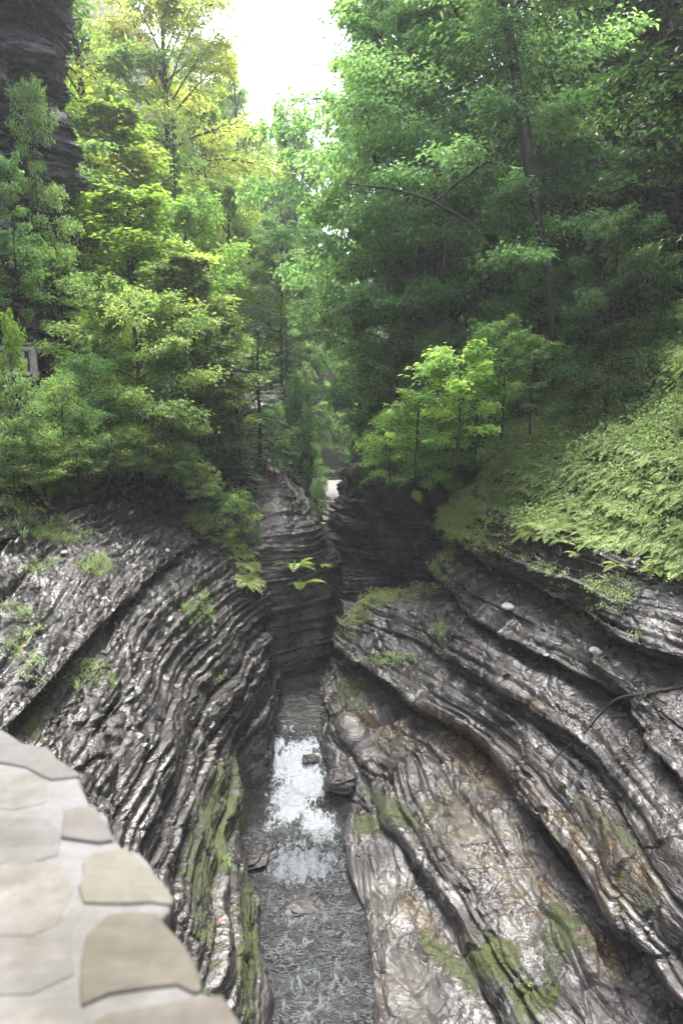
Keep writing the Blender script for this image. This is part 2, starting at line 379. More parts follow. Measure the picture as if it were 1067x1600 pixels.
# ---- left slope: rows of constant height, X at given Y
KY = [0, 5, 9, 12, 15, 17, 19, 20.5, 21.7, 23, 25]
LR = [(-11.2, [-.9, -.9, -.9, -1.3, -2.2, -1.5, -1.7, -1.9, -2.9, -5.5, -9]),
      (-9.9, [-1, -1, -1.05, -1.55, -2.4, -1.65, -1.85, -2.1, -3.0, -6, -9]),
      (-9.2, [-1.1, -1.2, -1.45, -1.95, -2.5, -1.75, -1.9, -2.1, -3.0, -6, -9]),
      (-8.2, [-1.4, -1.55, -1.8, -2.25, -2.5, -1.9, -1.95, -2.1, -3.0, -6, -9]),
      (-7.0, [-1.8, -2.0, -2.25, -2.6, -2.75, -2.25, -2.05, -2.1, -3.0, -6, -9]),
      (-6.0, [-2.3, -2.6, -2.85, -3.05, -3.1, -2.75, -2.35, -2.2, -3.1, -6, -9]),
      (-5.0, [-3.0, -3.3, -3.55, -3.6, -3.6, -3.4, -3.0, -2.7, -3.4, -6, -9]),
      (-4.45, [-3.5, -3.8, -4.0, -4.15, -4.2, -4.1, -3.8, -3.5, -4.0, -6.4, -9.2]),
      (-4.30, [-3.7, -4.05, -4.3, -4.45, -4.5, -4.4, -4.2, -3.9, -4.3, -6.4, -9.2]),
      (-4.0, [-3.55, -3.9, -4.1, -4.25, -4.3, -4.25, -4.05, -3.8, -4.2, -6.5, -9.4]),
      (-3.05, [-4.8, -5.1, -5.5, -5.7, -5.8, -5.65, -5.5, -5.2, -5.4, -7.2, -10]),
      (-2.75, [-5.2, -5.6, -6.0, -6.25, -6.35, -6.2, -6.1, -5.8, -6.0, -7.4, -10]),
      (-2.5, [-5.1, -5.5, -5.9, -6.15, -6.25, -6.1, -6.0, -5.7, -5.9, -7.4, -10]),
      (-1.5, [-6.6, -7.1, -7.5, -7.8, -8.0, -7.9, -7.7, -7.4, -7.5, -8.4, -10.5]),
      (-.7, [-8.0, -8.6, -9.1, -9.4, -9.7, -9.6, -9.4, -9.2, -9.3, -9.9, -11.5]),
      (0.1, [-9.2, -9.9, -10.4, -10.7, -11.0, -11.0, -11, -11, -11.2, -11.5, -12.5])]
nu = 760
ys = 3.2 * (25.0 / 3.2) ** np.linspace(0, 1, nu)
rows = []
for zc, xs in LR:
    X = blur(np.interp(ys, KY, xs), 22, 0)
    zr = zc + (0.6 * sstep(15.5, 17.5, ys) * sstep(-8.5, -10, zc) * 0)
    rows.append(np.stack([X, ys, np.full(nu, zr)], -1))
P = loft(rows, 720, smooth=3)
P = displace(P, flip=False, seed=11, amp=(0.30, 0.115, 0.05), lump=0.22, dip=(0.02, 0.01), flute=0.03, chip=.5)
MOSS_L = [(335, 1300, 46, 150, 12, .95), (388, 1480, 24, 180, 0, .9), (325, 1480, 35, 120, 0, 0.65), (370, 1200, 40, 60, 0, 0.6), (60, 1120, 25, 80, 20, 0.8),
          (170, 1050, 50, 40, 0, 0.6), (100, 960, 120, 30, -30, 0.45), (300, 1150, 60, 150, 30, 0.35), (60, 820, 90, 30, 20, 0.5), (330, 1050, 60, 40, 0, 0.4), (400, 1170, 30, 50, 0, .5)]
add_surface('rock_slope', P, M['rock'], MOSS_L, [(250, 1150, 120, 60, 0, 0.2)], [], 'wet grey shale slope left of the stream, mossy near the water')

# ---- right slope: rows traced on the photograph as (pixel, height)
def prow(z, pts, near=None, far=None, dx=0.0, dz=0.0):
    q = np.array([PZ(px, py, z) for px, py in pts]); o = np.argsort(q[:, 1]); q = q[o]
    return (z, q[:, 1], q[:, 0] + dx)
nu = 900
ys = 4.5 * (26.0 / 4.5) ** np.linspace(0, 1, nu)
def rrow(z, X, sm=14, zfun=None, wrap=20.8):
    X = blur(X, sm, 0) + np.maximum(0, ys - wrap) ** 1.5 * 2.2
    zz = np.full(nu, float(z)) if zfun is None else zfun
    return np.stack([X, ys, zz], -1)
def px_row(z, pts, dx=0.0, dz=0.0, **k):
    _, yy, xx = prow(z, pts); return rrow(z + dz, np.interp(ys, yy, xx) + dx, **k)
rise = 0.75 * sstep(14.5, 17.5, ys)                       # the stream bed climbs by the cascade
Wy = [4, 9.6, 12.3, 14.6, 16.2, 17.2, 19, 20.5, 22]; Wx = [.6, .43, .2, .30, -.25, -.50, -.62, -.40, .2]
xw = np.interp(ys, Wy, Wx)
A_lip = [(1110, 1600), (1056, 1560), (1000, 1490), (940, 1420), (885, 1350), (835, 1290), (800, 1215), (760, 1160), (700, 1125), (640, 1098), (595, 1062), (545, 1030), (515, 1000)]
A_out = [(1045, 1600), (985, 1550), (920, 1465), (850, 1388), (795, 1320), (760, 1245), (728, 1200), (680, 1168), (635, 1140), (590, 1100), (535, 1062), (508, 1030)]
B_lip = [(1110, 1262), (1067, 1226), (1002, 1155), (965, 1098), (900, 1056), (850, 1028), (800, 1003), (720, 955), (690, 925), (655, 885), (640, 868)]
B_out = [(1110, 1300), (1050, 1245), (985, 1180), (945, 1130), (885, 1088), (800, 1040), (700, 985), (645, 915), (632, 885)]
C_lip = [(1110, 1050), (1067, 1036), (960, 1000), (900, 965), (830, 925), (760, 890), (712, 858), (700, 850)]
rows = [rrow(-11.2, xw - .15), rrow(0, xw, zfun=-10.15 + rise), rrow(0, xw + .10, zfun=-9.85 + rise), rrow(0, xw + .35, zfun=-9.70 + rise)]
sh_y = [4, 9, 9.6, 11.2, 13, 14.6, 16.2, 17.2, 19, 20.5, 22]; sh_x = [2.4, 2.35, 2.2, 1.75, 1.25, .75, .25, -.1, -.2, -.1, .3]
xs_ = np.interp(ys, sh_y, sh_x)
rows += [rrow(0, xs_, zfun=-9.60 + rise), rrow(0, xs_ + .18, zfun=-9.66 + rise), rrow(0, xs_ + .22, zfun=-9.30 + rise * .9), ]
rows += [px_row(-8.9, [(880, 1600), (800, 1500), (735, 1390), (690, 1300), (640, 1215), (560, 1150), (515, 1120), (500, 1080)]),
         px_row(-8.45, A_out), px_row(-8.3, A_out, dx=.55), px_row(-7.95, A_lip, dx=.50), px_row(-7.80, A_lip, dx=.06), px_row(-7.55, A_lip, dx=.10)]
rows += [px_row(-7.0, [(1110, 1500), (1040, 1440), (960, 1340), (900, 1255), (850, 1190), (780, 1120), (700, 1065), (640, 1030), (570, 985), (525, 975)]),
         px_row(-6.75, [(1110, 1462), (1050, 1405), (975, 1300), (915, 1215), (855, 1150), (780, 1090), (700, 1042), (640, 1000), (570, 955), (535, 958)]),
         px_row(-6.2, [(1110, 1375), (1060, 1320), (990, 1235), (930, 1170), (860, 1110), (780, 1060), (700, 1010), (640, 955), (600, 920), (560, 930)]),
         px_row(-5.95, B_out), px_row(-5.85, B_out, dx=.45), px_row(-5.66, B_lip, dx=.36), px_row(-5.5, B_lip), px_row(-5.38, B_lip, dx=.06)]
rows += [px_row(-4.9, [(1110, 1150), (1067, 1130), (960, 1060), (900, 1015), (830, 970), (740, 925), (690, 885), (665, 850)]),
         px_row(-4.55, C_lip, dx=.12, dz=-.0), px_row(-4.35, C_lip, dx=0.0), px_row(-4.2, C_lip, dx=.12),
         px_row(-3.55, [(1110, 970), (1067, 955), (960, 925), (880, 895), (800, 855), (730, 820), (690, 815)]),
         px_row(-3.0, [(1120, 905), (1067, 898), (980, 880), (900, 850), (800, 800), (740, 775), (700, 775)])]
fy = [4, 8, 11, 16, 20, 22, 26]
for z, xx in ((-2.0, [6.2, 6.3, 6.4, 5.7, 4.9, 4.8, 5.6]), (-0.4, [6.9, 7.0, 7.0, 6.9, 6.5, 6.3, 6.6]), (1.6, [8.2, 8.2, 8.1, 8.4, 8.6, 8.6, 8.8]), (3.2, [10.5, 10.5, 10.5, 11, 11.5, 11.6, 12])):
    rows.append(rrow(z, np.interp(ys, fy, xx), wrap=23))
R_ = np.array(rows)
# keep every row's X outside the one below it except at the undercuts
P = loft(R_, 1000, smooth=2)
amp_t = 1.0
P = displace(P, flip=True, bulges=[(PZ(560, 1140, -8.8), .8, .50), (PZ(650, 1215, -8.7), .75, .40), (PZ(598, 1125, -8.6), .42, -.75), (PZ(600, 1290, -9.2), .6, .30), (PZ(720, 1330, -8.8), .8, .30), (PZ(690, 1180, -8.2), .5, -.35), (PZ(530, 1060, -8.2), .7, .25)], seed=51, amp=(0.28, 0.16, 0.05), lump=0.20, dip=(-0.015, 0.01), flute=0.03, chip=.34)
MOSS_R = [(770, 1495, 55, 40, 20, 1.1), (880, 1460, 60, 60, 45, .8), (620, 1270, 75, 22, 35, .9), (575, 1290, 40, 22, 0, .9), (700, 1500, 90, 22, 45, .9), (830, 1560, 60, 50, 0, .9),
          (950, 1290, 120, 25, 45, .6), (880, 1230, 70, 25, 50, .5), (550, 1080, 45, 40, 20, .8), (690, 1260, 40, 40, 20, .6), (900, 930, 120, 30, 25, .45), (620, 900, 60, 40, -40, .9), (1000, 1400, 120, 20, 50, .6), (960, 1050, 80, 20, 30, .4)]
BROWN_R = [(760, 1330, 240, 90, 45, .56), (950, 1380, 160, 60, 50, .55), (600, 1130, 90, 50, 20, .6), (740, 1190, 110, 45, 40, .8), (690, 1130, 80, 30, 25, .75), (880, 1290, 160, 45, 50, .55), (660, 1440, 110, 22, 55, .75), (860, 1400, 150, 22, 52, .7), (950, 1500, 120, 30, 52, .7),
           (600, 1180, 70, 60, 0, .5), (990, 1350, 120, 30, 45, .6), (800, 1330, 60, 60, 0, .45), (680, 1010, 100, 20, 35, .4), (870, 1120, 130, 20, 35, .4)]
PALE_R = [(600, 1420, 34, 90, -20, .75), (640, 1540, 60, 70, -20, .9), (840, 1590, 60, 40, 0, .7), (600, 1340, 30, 20, 0, .5), (550, 1150, 40, 35, 0, .35), (700, 1540, 40, 40, 0, .35), (660, 1200, 60, 30, 20, .4)]
add_surface('rock_ledges', P, M['rock'], MOSS_R, BROWN_R, PALE_R, 'stepped wet shale ledges right of the stream, stained brown', flip=True)

# ---- plan-curve walls
def curve_wall(name, plan, zs, shift, mat, nu, nv, seed, amp, lump, label, flip, moss=(), brown=(), dip=(0, 0), flute=0.1, pale=(), kind='structure', close=False, smu=14, chip=1.0):
    pl = np.array(plan, float); d = np.concatenate([[0], np.cumsum(np.hypot(*np.diff(pl, axis=0).T))]); u = np.linspace(0, d[-1], nu)
    X = blur(np.interp(u, d, pl[:, 0]), smu, 0); Y = blur(np.interp(u, d, pl[:, 1]), smu, 0)
    rows = []
    for z, sh in zip(zs, shift):
        if isinstance(sh, tuple):    # (fraction, centre)
            f, (cx, cy) = sh; xx, yy = X * (1 - f) + cx * f, Y * (1 - f) + cy * f
        else: xx, yy = X + sh, Y
        rows.append(np.stack([xx, yy, np.full(nu, float(z))], -1))
    rows = np.array(rows); w = np.linalg.norm(np.diff(rows, axis=0), axis=2).mean(1)
    P = loft(rows, nv, gap_w=w, smooth=3)
    P = displace(P, flip=flip, seed=seed, amp=amp, lump=lump, dip=dip, flute=flute, chip=chip, joint=.25)
    return add_surface(name, P, mat, moss, brown, pale, label, kind=kind, flip=flip)
c = (-5.5, 27.5)
curve_wall('rock_buttress', [(-5.5, 19.0), (-3.6, 19.6), (-2.2, 20.2), (-1.2, 20.6), (-.5, 21.1), (0.0, 22.0), (.05, 23.5), (-.4, 26), (-1.2, 29), (-2, 32)],
           [-10.2, -9.35, -9.2, -8.9, -8.2, -7.2, -6.0, -5.2, -4.7, -4.3, -3.7, -2.9, -2.2, -1.6],
           [(f, c) for f in (0, 0.0, .0, .045, .03, .03, .045, .07, .10, .15, .28, .48, .70, .9)], M['rock_far'], 420, 420, 81, (0.20, 0.13, 0.07), 0.30,
           'banded grey shale buttress rising from the dark pool', True, chip=.45, flute=.06, moss=[(500, 870, 30, 30, 0, .5), (420, 780, 40, 40, 0, .4)], brown=[(455, 1100, 80, 14, 0, .8), (430, 860, 60, 14, 0, .5), (480, 940, 14, 40, 0, .45)], dip=(0.06, 0.0), pale=[(455, 790, 60, 30, 20, .25)])
c = (9, 36)
curve_wall('gorge_wall', [(1.2, 41), (.55, 37), (.25, 34), (.5, 32), (1.4, 30.5), (2.8, 29.2), (4.5, 28), (7, 26.5), (9, 25.5)],
           [-10.2, -9, -8, -7, -6, -5, -4.2, -3.7, -3.0, -2.0, -0.5], [(f, c) for f in (-.08, -.08, -.08, -.07, -.045, -.01, 0.0, 0.01, .10, .25, .5)], M['rock_far'], 360, 340, 91, (0.55, 0.16, 0.05), 0.9,
           'dark overhanging shale wall behind the ledges, right of the far gap', False, moss=[(620, 760, 60, 20, 0, .5)], dip=(-0.18, 0))
c = (-8, 38)
curve_wall('gorge_wall', [(-4.5, 30), (-2.6, 31), (-1.75, 32.5), (-1.55, 35), (-1.8, 39), (-2.6, 44)],
           [-10.2, -8, -6, -4, -2, -.6, .4, 1.2], [(f, c) for f in (.0, .0, .02, .02, .04, .08, .2, .5)], M['rock_far'], 220, 240, 95, (0.3, 0.12, 0.04), 0.35,
           'narrow dark shale column left of the far gap', True, moss=[(470, 700, 30, 60, 0, .6)])
# ------------------------------------------------------------------ cliffs
c = (-20, 24)
curve_wall('cliff', [(-12.5, 9), (-11.6, 14), (-10.8, 18), (-9.9, 21.5), (-9.35, 24), (-9.9, 26), (-12, 29), (-16, 33)],
           [-1, 2, 4.5, 5.0, 7.5, 9.0, 9.4, 11.5, 12.3, 14.5, 18, 24], [(f, c) for f in (.0, .0, .02, .0, .03, .0, .04, .04, .0, .02, .0, .02)], M['cliff'], 420, 760, 101, (0.42, 0.34, 0.12), 0.8,
           'dark layered cliff rising at the left edge above the path', True, flute=0.3, moss=[(60, 200, 60, 90, 0, .35)], smu=8, chip=2.6)
c = (26, 22)
curve_wall('cliff', [(10.5, 6), (11.4, 12), (12.2, 18), (13.2, 24), (15, 32), (17, 42)],
           [1, 4, 6.5, 7.5, 9, 11, 13.5, 15, 19, 26, 32], [(f, c) for f in (.0, .0, .05, .02, .06, .02, .06, .02, .04, .0, .0)], M['rock_far'], 300, 380, 111, (0.6, 0.2, 0.05), 0.9,
           'shadowed cliff at the right edge behind hanging leaves', False, flute=0.3, smu=8)

# ------------------------------------------------------------------ ground sheet with the valley in it
def G(x, y):
    x = np.asarray(x, float); y = np.asarray(y, float)
    # near part, under the slopes
    near = np.interp(x, [-80, -40, -20, -13.5, -11.5, -9.5, -7.5, -5, -3, -1.5, 0, 1.2, 3.2, 4.6, 5.9, 7.4, 9.2, 12.5, 22, 40, 80], [52, 32, 10.5, 0.9, 0.2, -2.2, -3.2, -4.9, -8, -11.5, -11.5, -11.5, -11.5, -11.0, -9.2, -2.5, 1.4, 5.5, 20, 38, 60])
    mid = np.interp(x, [-80, -40, -20, -13.5, -9, -4.5, -2.6, -2.3, 2.6, 4.0, 6.5, 9, 13, 22, 40, 80], [52, 32, 10.5, 1.5, .2, -2.4, -3.6, -11, -11, -7.5, -2.8, 1.8, 6, 20, 38, 60])
    far = np.interp(x, [-80, -40, -20, -11, -5.5, -3.5, 4.5, 7, 12, 22, 40, 80], [52, 32, 14, 3, -5, -9.4, -9.4, -6, 1, 12, 32, 60])
    m1 = sstep(24.5, 27.0, y); m2 = sstep(42, 50, y)
    z = near * (1 - m1) + (mid * (1 - m2) + far * m2) * m1
    z = z + sstep(74, 125, y) * (34 + 0.0 * x)
    nz = 0.55 * fbm(x * 0.12, y * 0.12, 0, 7, 4) * sstep(6, 14, np.abs(x) + np.maximum(0, y - 40) * .3)
    return z + nz
gx = np.concatenate([np.linspace(-90, -16, 60), np.linspace(-15.6, 15.6, 150), np.linspace(16, 90, 60)])
gy = np.concatenate([np.linspace(-30, 4, 20), np.linspace(4.6, 52, 150), np.linspace(53, 190, 90)])
XX, YY = np.meshgrid(gx, gy, indexing='ij'); ZZ = G(XX, YY)
P = np.stack([XX, YY, ZZ], -1)
g_o = link('ground', np_mesh('ground', P.reshape(-1, 3), grid_faces(len(gx), len(gy)), True), M['ground']); tag(g_o, 'dark wooded hillsides either side of the gorge', None, None, 'structure')
SURF['ground'] = dict(P=P, V=P.reshape(-1, 3), F=grid_faces(len(gx), len(gy)))

def make_bvh(keys, sub=2):
    V, Fq, n = [], [], 0
    for k in keys:
        P = SURF[k]['P'][::sub, ::sub]; a, b = P.shape[:2]
        V.append(P.reshape(-1, 3)); Fq.append(grid_faces(a, b) + n); n += a * b
    return BVHTree.FromPolygons(np.concatenate(V).tolist(), np.concatenate(Fq).tolist())
SURF['ground']['P'] = P
BV = make_bvh(['rock_slope', 'rock_ledges', 'rock_buttress', 'gorge_wall', 'gorge_wall2'], 3)
BVG = BVHTree.FromPolygons(SURF['ground']['V'].tolist(), SURF['ground']['F'].tolist())
def gz(x, y):
    zs = []
    for b in (BV, BVG):
        h = b.ray_cast(Vector((x, y, 60)), Vector((0, 0, -1)))
        if h[0] is not None: zs.append(h[0].z)
    return max(zs) if zs else -9
def hit(px, py):
    """where the line of sight through a pixel meets the rock: used to find the world position of small things"""
    d = Vector(ray(px, py)).normalized(); best = None
    for b in (BV, BVG):
        h = b.ray_cast(Vector((0, 0, 0)), d)
        if h[0] is not None and (best is None or h[3] < best[3]): best = h
    return (np.array(best[0]), np.array(best[1]) * (1 if best[1].z > 0 else -1)) if best else None

# ------------------------------------------------------------------ water
def water_mat():
    m = N('stream_water'); co = m.obj(); f = m.attr('foam')
    sw = m.n('ShaderNodeTexWave', wave_type='BANDS', bands_direction='Y'); m.l(co, sw.inputs['Vector']); sw.inputs['Scale'].default_value = 1.1
    sw.inputs['Distortion'].default_value = 14; sw.inputs['Detail'].default_value = 3; sw.inputs['Detail Scale'].default_value = 1.6
    h = m.math('ADD', m.math('MULTIPLY', sw.outputs[1] if len(sw.outputs) > 1 else sw.outputs[0], 0.5), m.math('MULTIPLY', m.noise(m.scale(co, (1, 1.5, 1)), 5, 3, 0.6, dist=2.2), 1.2))
    h = m.math('ADD', h, m.math('MULTIPLY', m.noise(co, 26, 2, 0.6), 0.25))
    foam_glint = m.rng(m.math('ADD', f, m.math('MULTIPLY', m.math('SUBTRACT', m.noise(m.scale(co, (1.6, .8, 1)), 4.5, 6, 0.72, dist=1.0), 0.5), 1.5)), 0.38, 0.70, 0, 1, True)
    nb = m.bump(h, m.attr('rip'), 0.32)
    rg = m.noise(m.scale(co, (0.9, 1.7, 1)), 2.8, 4, .55, dist=3.0); sky_glint = m.rng(m.math('ABSOLUTE', m.math('SUBTRACT', rg, .5)), 0, .08, 0.62, 0, True); sky_glint = m.math('MULTIPLY', sky_glint, m.rng(m.noise(co, 1.6, 3, .6), .35, .62, .25, 1.0))
    foam_glint = m.math('MAXIMUM', foam_glint, m.math('MULTIPLY', sky_glint, m.attr('low')))  # ripple crests of the lower stream: reflected sky painted in as silver streaks
    colr = m.mix(foam_glint, (0.022, 0.024, 0.020, 1), m.mix(m.attr('low'), (0.46, 0.49, 0.52, 1), (0.20, 0.215, 0.24, 1)))  # white foam at the cascade, silver grey painted for sky sheen where low
    nb2 = m.bump(m.noise(co, 30, 5, 0.75), foam_glint, 0.05, nb)
    return m.done(m.bsdf(colr, m.rng(foam_glint, 0, 1, 0.10, 0.5), nb2, spec=0.6, IOR=1.55))
M['water'] = water_mat()
nu, nv = 520, 150
wy = 4 * (48 / 4) ** np.linspace(0, 1, nu); wx = np.linspace(0, 1, nv)
cxl = np.interp(wy, [4, 9, 12, 15, 17, 19, 21, 24, 30, 48], [-2.2, -2, -2.4, -3.0, -2.6, -2.7, -2.8, -1.2, -2.2, -4]); cxr = np.interp(wy, [4, 9, 12, 15, 17, 19, 21, 24, 30, 48], [1.5, 1.2, 1.2, 1.3, .6, .4, 2.2, 5, 3, 5])
X = cxl[:, None] * (1 - wx) + cxr[:, None] * wx; Y = np.repeat(wy[:, None], nv, 1)
zc = np.interp(Y + 0.35 * noise(X * 1.3, Y * 0.6, 0, 3), [0, 12.2, 13.4, 14.8, 15.6, 16.4, 17.2, 18.2, 19.5, 60], [-10.08, -10.05, -9.98, -9.91, -9.78, -9.62, -9.42, -9.27, -9.21, -9.20])
act = sstep(11.5, 14, Y) * (1 - sstep(15.8, 17.4, Y))
Z = zc + act * (0.15 * fbm(X * 2.4, Y * 1.5, 0, 5, 3) + 0.05 * np.abs(noise(X * 6, Y * 3, 0, 9))) + (0.035 + 0.02 * act) * noise(X * 2.0, Y * 2.2, 0, 15) * (Y < 18) + 0.012 * noise(X * 7, Y * 6, 0, 18)
Pw = np.stack([X, Y, Z], -1)
foam = np.clip(blobs(Pw, [(462, 1195, 46, 40, 0, 1.0), (455, 1255, 42, 46, 10, .85), (495, 1290, 50, 34, 30, .75), (480, 1225, 40, 40, 0, .9), (460, 1140, 50, 26, 0, .40), (430, 1165, 30, 22, 0, .7), (480, 1165, 40, 16, 0, .7), (420, 1290, 30, 20, 0, .5), (470, 1350, 90, 55, 0, .66), (470, 1440, 90, 70, 0, .46), (490, 1550, 130, 90, 0, .46)]), 0, 1)  # real foam at the cascade; pool specks and lower blobs paint sparkle and sheen
rip = 0.30 * (1 - sstep(15, 19, Y)) + 0.42
wo = link('stream', np_mesh('stream', Pw.reshape(-1, 3), grid_faces(nu, nv), True, {'low': (1 - sstep(13.4, 15.0, Y)).ravel(), 'foam': foam.ravel(), 'rip': rip.ravel()}), M['water'])
tag(wo, 'rippled stream with a white cascade below a dark pool', None, None, 'structure')
# ------------------------------------------------------------------ vegetation
def unit(v): return v / np.maximum(np.linalg.norm(v, axis=-1, keepdims=True), 1e-9)
class Leaves:
    def __init__(s): s.V = []; s.R = []
    def add(s, base, d, n, L, W, rnd, fold=0.12):
        d = unit(d); side = unit(np.cross(d, n)); up = np.cross(side, d)
        L = np.broadcast_to(L, len(base))[:, None]; W = np.broadcast_to(W, len(base))[:, None]
        m = base + d * L * 0.42 + up * L * fold; tip = base + d * L - up * L * 0.06
        s.V.append(np.stack([base, m + side * W / 2, tip, m - side * W / 2], 1)); s.R.append(np.repeat(rnd, 4))
    def arrays(s): V = np.concatenate(s.V).reshape(-1, 3); return V, np.arange(len(V)).reshape(-1, 4), np.concatenate(s.R)
    def mesh(s, name): V, Fq, R = s.arrays(); return np_mesh(name, V, Fq, False, {'rnd': np.clip(R, 0, 1)})

def crown_shape(kind, f):           # radius factor at height fraction f of the crown
    if kind == 'cone': return np.clip(1.05 - f, 0.06, 1) ** 0.85
    if kind == 'column': return np.clip(np.sin(np.pi * np.clip(f * 0.76 + 0.14, 0, 1)), 0.3, 1) ** 0.6
    return np.clip(np.sin(np.pi * np.clip(f * 0.74 + 0.16, 0, 1)), 0.3, 1) ** 0.7
def tree_proto(seed, H, R, base=0.25, kind='round', limbs=34, subs=8, per=40, leaf=0.13, aspect=0.55, elev=(10, 55), droop=0.25, spread=0.34, lean=0.06, tr=0.016, bark='bark', clump=0.55, needle=False, limb_r=1.0):
    r = np.random.default_rng(seed)
    T = Tubes(); hs = np.linspace(0, H * (1.0 if needle else 0.86), 12)
    bend = np.cumsum(r.normal(0, lean * H / 14, (12, 2)), 0); bend[0] = 0
    trunk = np.column_stack([bend, hs]); trunk[0, 2] = -0.8
    T.add(trunk, H * tr * (1 - 0.86 * (hs / H)) + 0.008, 9, 0.06)
    Lv = Leaves()
    for k in range(limbs):
        f = ((k + r.uniform(0, 1)) / limbs) ** 0.9
        if r.random() < 0.10: continue
        h = H * (base + ((0.99 if needle else 0.84) - base) * f); az = k * 2.399 + r.normal(0, 0.5)
        Ln = R * crown_shape(kind, f) * (r.uniform(0.65, 1.12)); el = math.radians(elev[0] + (elev[1] - elev[0]) * f + r.normal(0, 9))
        p0 = np.array([np.interp(h, hs, bend[:, 0]), np.interp(h, hs, bend[:, 1]), h])
        s = np.linspace(0, 1, 7)[:, None]; dir2 = np.array([math.cos(az), math.sin(az), 0]); perp = np.array([-math.sin(az), math.cos(az), 0])
        cur = p0 + dir2 * Ln * s * math.cos(el) + np.array([0, 0, 1.0]) * Ln * (s * math.sin(el) - droop * s ** 2) + perp * Ln * 0.12 * r.normal() * s ** 2
        T.add(cur, limb_r * (H * tr * 0.30 * (1 - f * 0.6) * (1 - 0.85 * s[:, 0]) + 0.005), 5)
        tone0 = r.normal(0, 0.17)
        for j in range(subs):
            q = 0.28 + 0.72 * (j + r.random()) / subs; sgn = 1 if j % 2 else -1
            c0 = np.array([np.interp(q, s[:, 0], cur[:, a]) for a in range(3)])
            sl = Ln * spread * (1.15 - 0.6 * q) * r.uniform(0.7, 1.2); a2 = az + sgn * math.radians(r.uniform(30, 75)) * (1 - 0.4 * q)
            sd = np.array([math.cos(a2), math.sin(a2), r.normal(0.02, 0.16) - droop * 0.4]); end = c0 + sd * sl
            if sl > 0.35: T.add(np.array([c0, (c0 + end) / 2 + [0, 0, .03 * sl], end]), np.array([.011, .007, .004]) * limb_r * max(1, H / 9), 3)
            nn = max(4, int(per * r.uniform(1 - clump, 1 + clump))); u = r.random(nn) ** 0.7
            if needle:
                pos = c0 + (end - c0) * u[:, None]; sg = np.where(r.random(nn) < .5, 1, -1)[:, None]
                sidev = unit(np.cross(sd, [0, 0, 1.0])[None]) * sg
                d = unit(np.array(sd)[None] * 0.9 + sidev * r.uniform(0.4, 1.1, (nn, 1)) + np.array([0, 0, -0.25]) + r.normal(0, 0.15, (nn, 3)))
                n = unit(np.array([0, 0, 1.0]) + r.normal(0, 0.3, (nn, 3)))
                Lv.add(pos, d, n, leaf * r.uniform(0.6, 1.3, nn) * (1.2 - 0.6 * u), leaf * aspect * r.uniform(.8, 1.2, nn), 0.45 + tone0 + r.normal(0, 0.16, nn) + 0.25 * (u - .5), 0.03)
            else:
                pos = c0 + (end - c0) * u[:, None] + np.column_stack([r.normal(0, sl * 0.20 + .04, nn), r.normal(0, sl * 0.20 + .04, nn), r.normal(0, sl * 0.07 + .03, nn)])
                d = unit(np.array(sd)[None] * 0.7 + r.normal(0, 0.6, (nn, 3)) * [1, 1, 0.4] + np.array([0, 0, -0.25]))
                n = unit(np.array([0, 0, 1.0]) + r.normal(0, 0.42, (nn, 3)))
                Lv.add(pos, d, n, leaf * r.uniform(0.55, 1.25, nn), leaf * aspect * r.uniform(.7, 1.2, nn), 0.45 + tone0 + r.normal(0, 0.20, nn))
    return dict(H=H, R=R, trunk=T.mesh('trunk'), crown=Lv.mesh('crown'), bark=bark)

rr = np.random.default_rng(21)
PR = {
 'ash':   tree_proto(1, 15, 5.2, 0.20, 'round', 54, 12, 62, 0.20, 0.42, (5, 60), 0.22, bark='bark'),
 'maple': tree_proto(2, 12, 4.2, 0.12, 'round', 50, 11, 60, 0.175, 0.66, (0, 55), 0.20),
 'maple2': tree_proto(12, 11, 3.4, 0.10, 'round', 50, 10, 60, 0.175, 0.6, (5, 60), 0.25),
 'beech': tree_proto(3, 6.0, 2.7, 0.08, 'round', 38, 12, 54, 0.14, 0.5, (0, 42), 0.12, spread=0.42),
 'cedar': tree_proto(4, 6.5, 1.6, 0.02, 'cone', 80, 8, 34, 0.16, 0.26, (0, 30), 0.30, needle=True, spread=0.40),
 'hemlock': tree_proto(5, 10, 2.4, 0.05, 'cone', 90, 9, 32, 0.18, 0.24, (-5, 25), 0.28, needle=True, spread=0.38),
 'slim':  tree_proto(6, 11, 2.0, 0.15, 'round', 44, 9, 56, 0.165, 0.55, (20, 65), 0.2, spread=0.5),
 'airy':  tree_proto(7, 12, 3.0, 0.25, 'round', 34, 9, 50, 0.18, 0.55, (15, 60), 0.2, spread=0.4),
 'sapling': tree_proto(8, 2.6, 1.1, 0.10, 'round', 18, 8, 24, 0.13, 0.55, (15, 60), 0.15, tr=0.010, spread=0.45),
 'shrub': tree_proto(9, 1.7, 1.1, 0.02, 'round', 22, 6, 20, 0.11, 0.45, (5, 70), 0.15, tr=0.010, spread=0.45),
 'far':   tree_proto(10, 13, 4.4, 0.10, 'round', 36, 9, 34, 0.46, 0.6, (5, 58), 0.2),
 'far2':  tree_proto(11, 14, 3.4, 0.08, 'round', 36, 9, 30, 0.44, 0.6, (5, 50), 0.25),
 'under': tree_proto(13, 2.2, 1.8, 0.0, 'round', 26, 8, 28, 0.14, 0.55, (0, 65), 0.15, tr=0.010, spread=0.5),
}
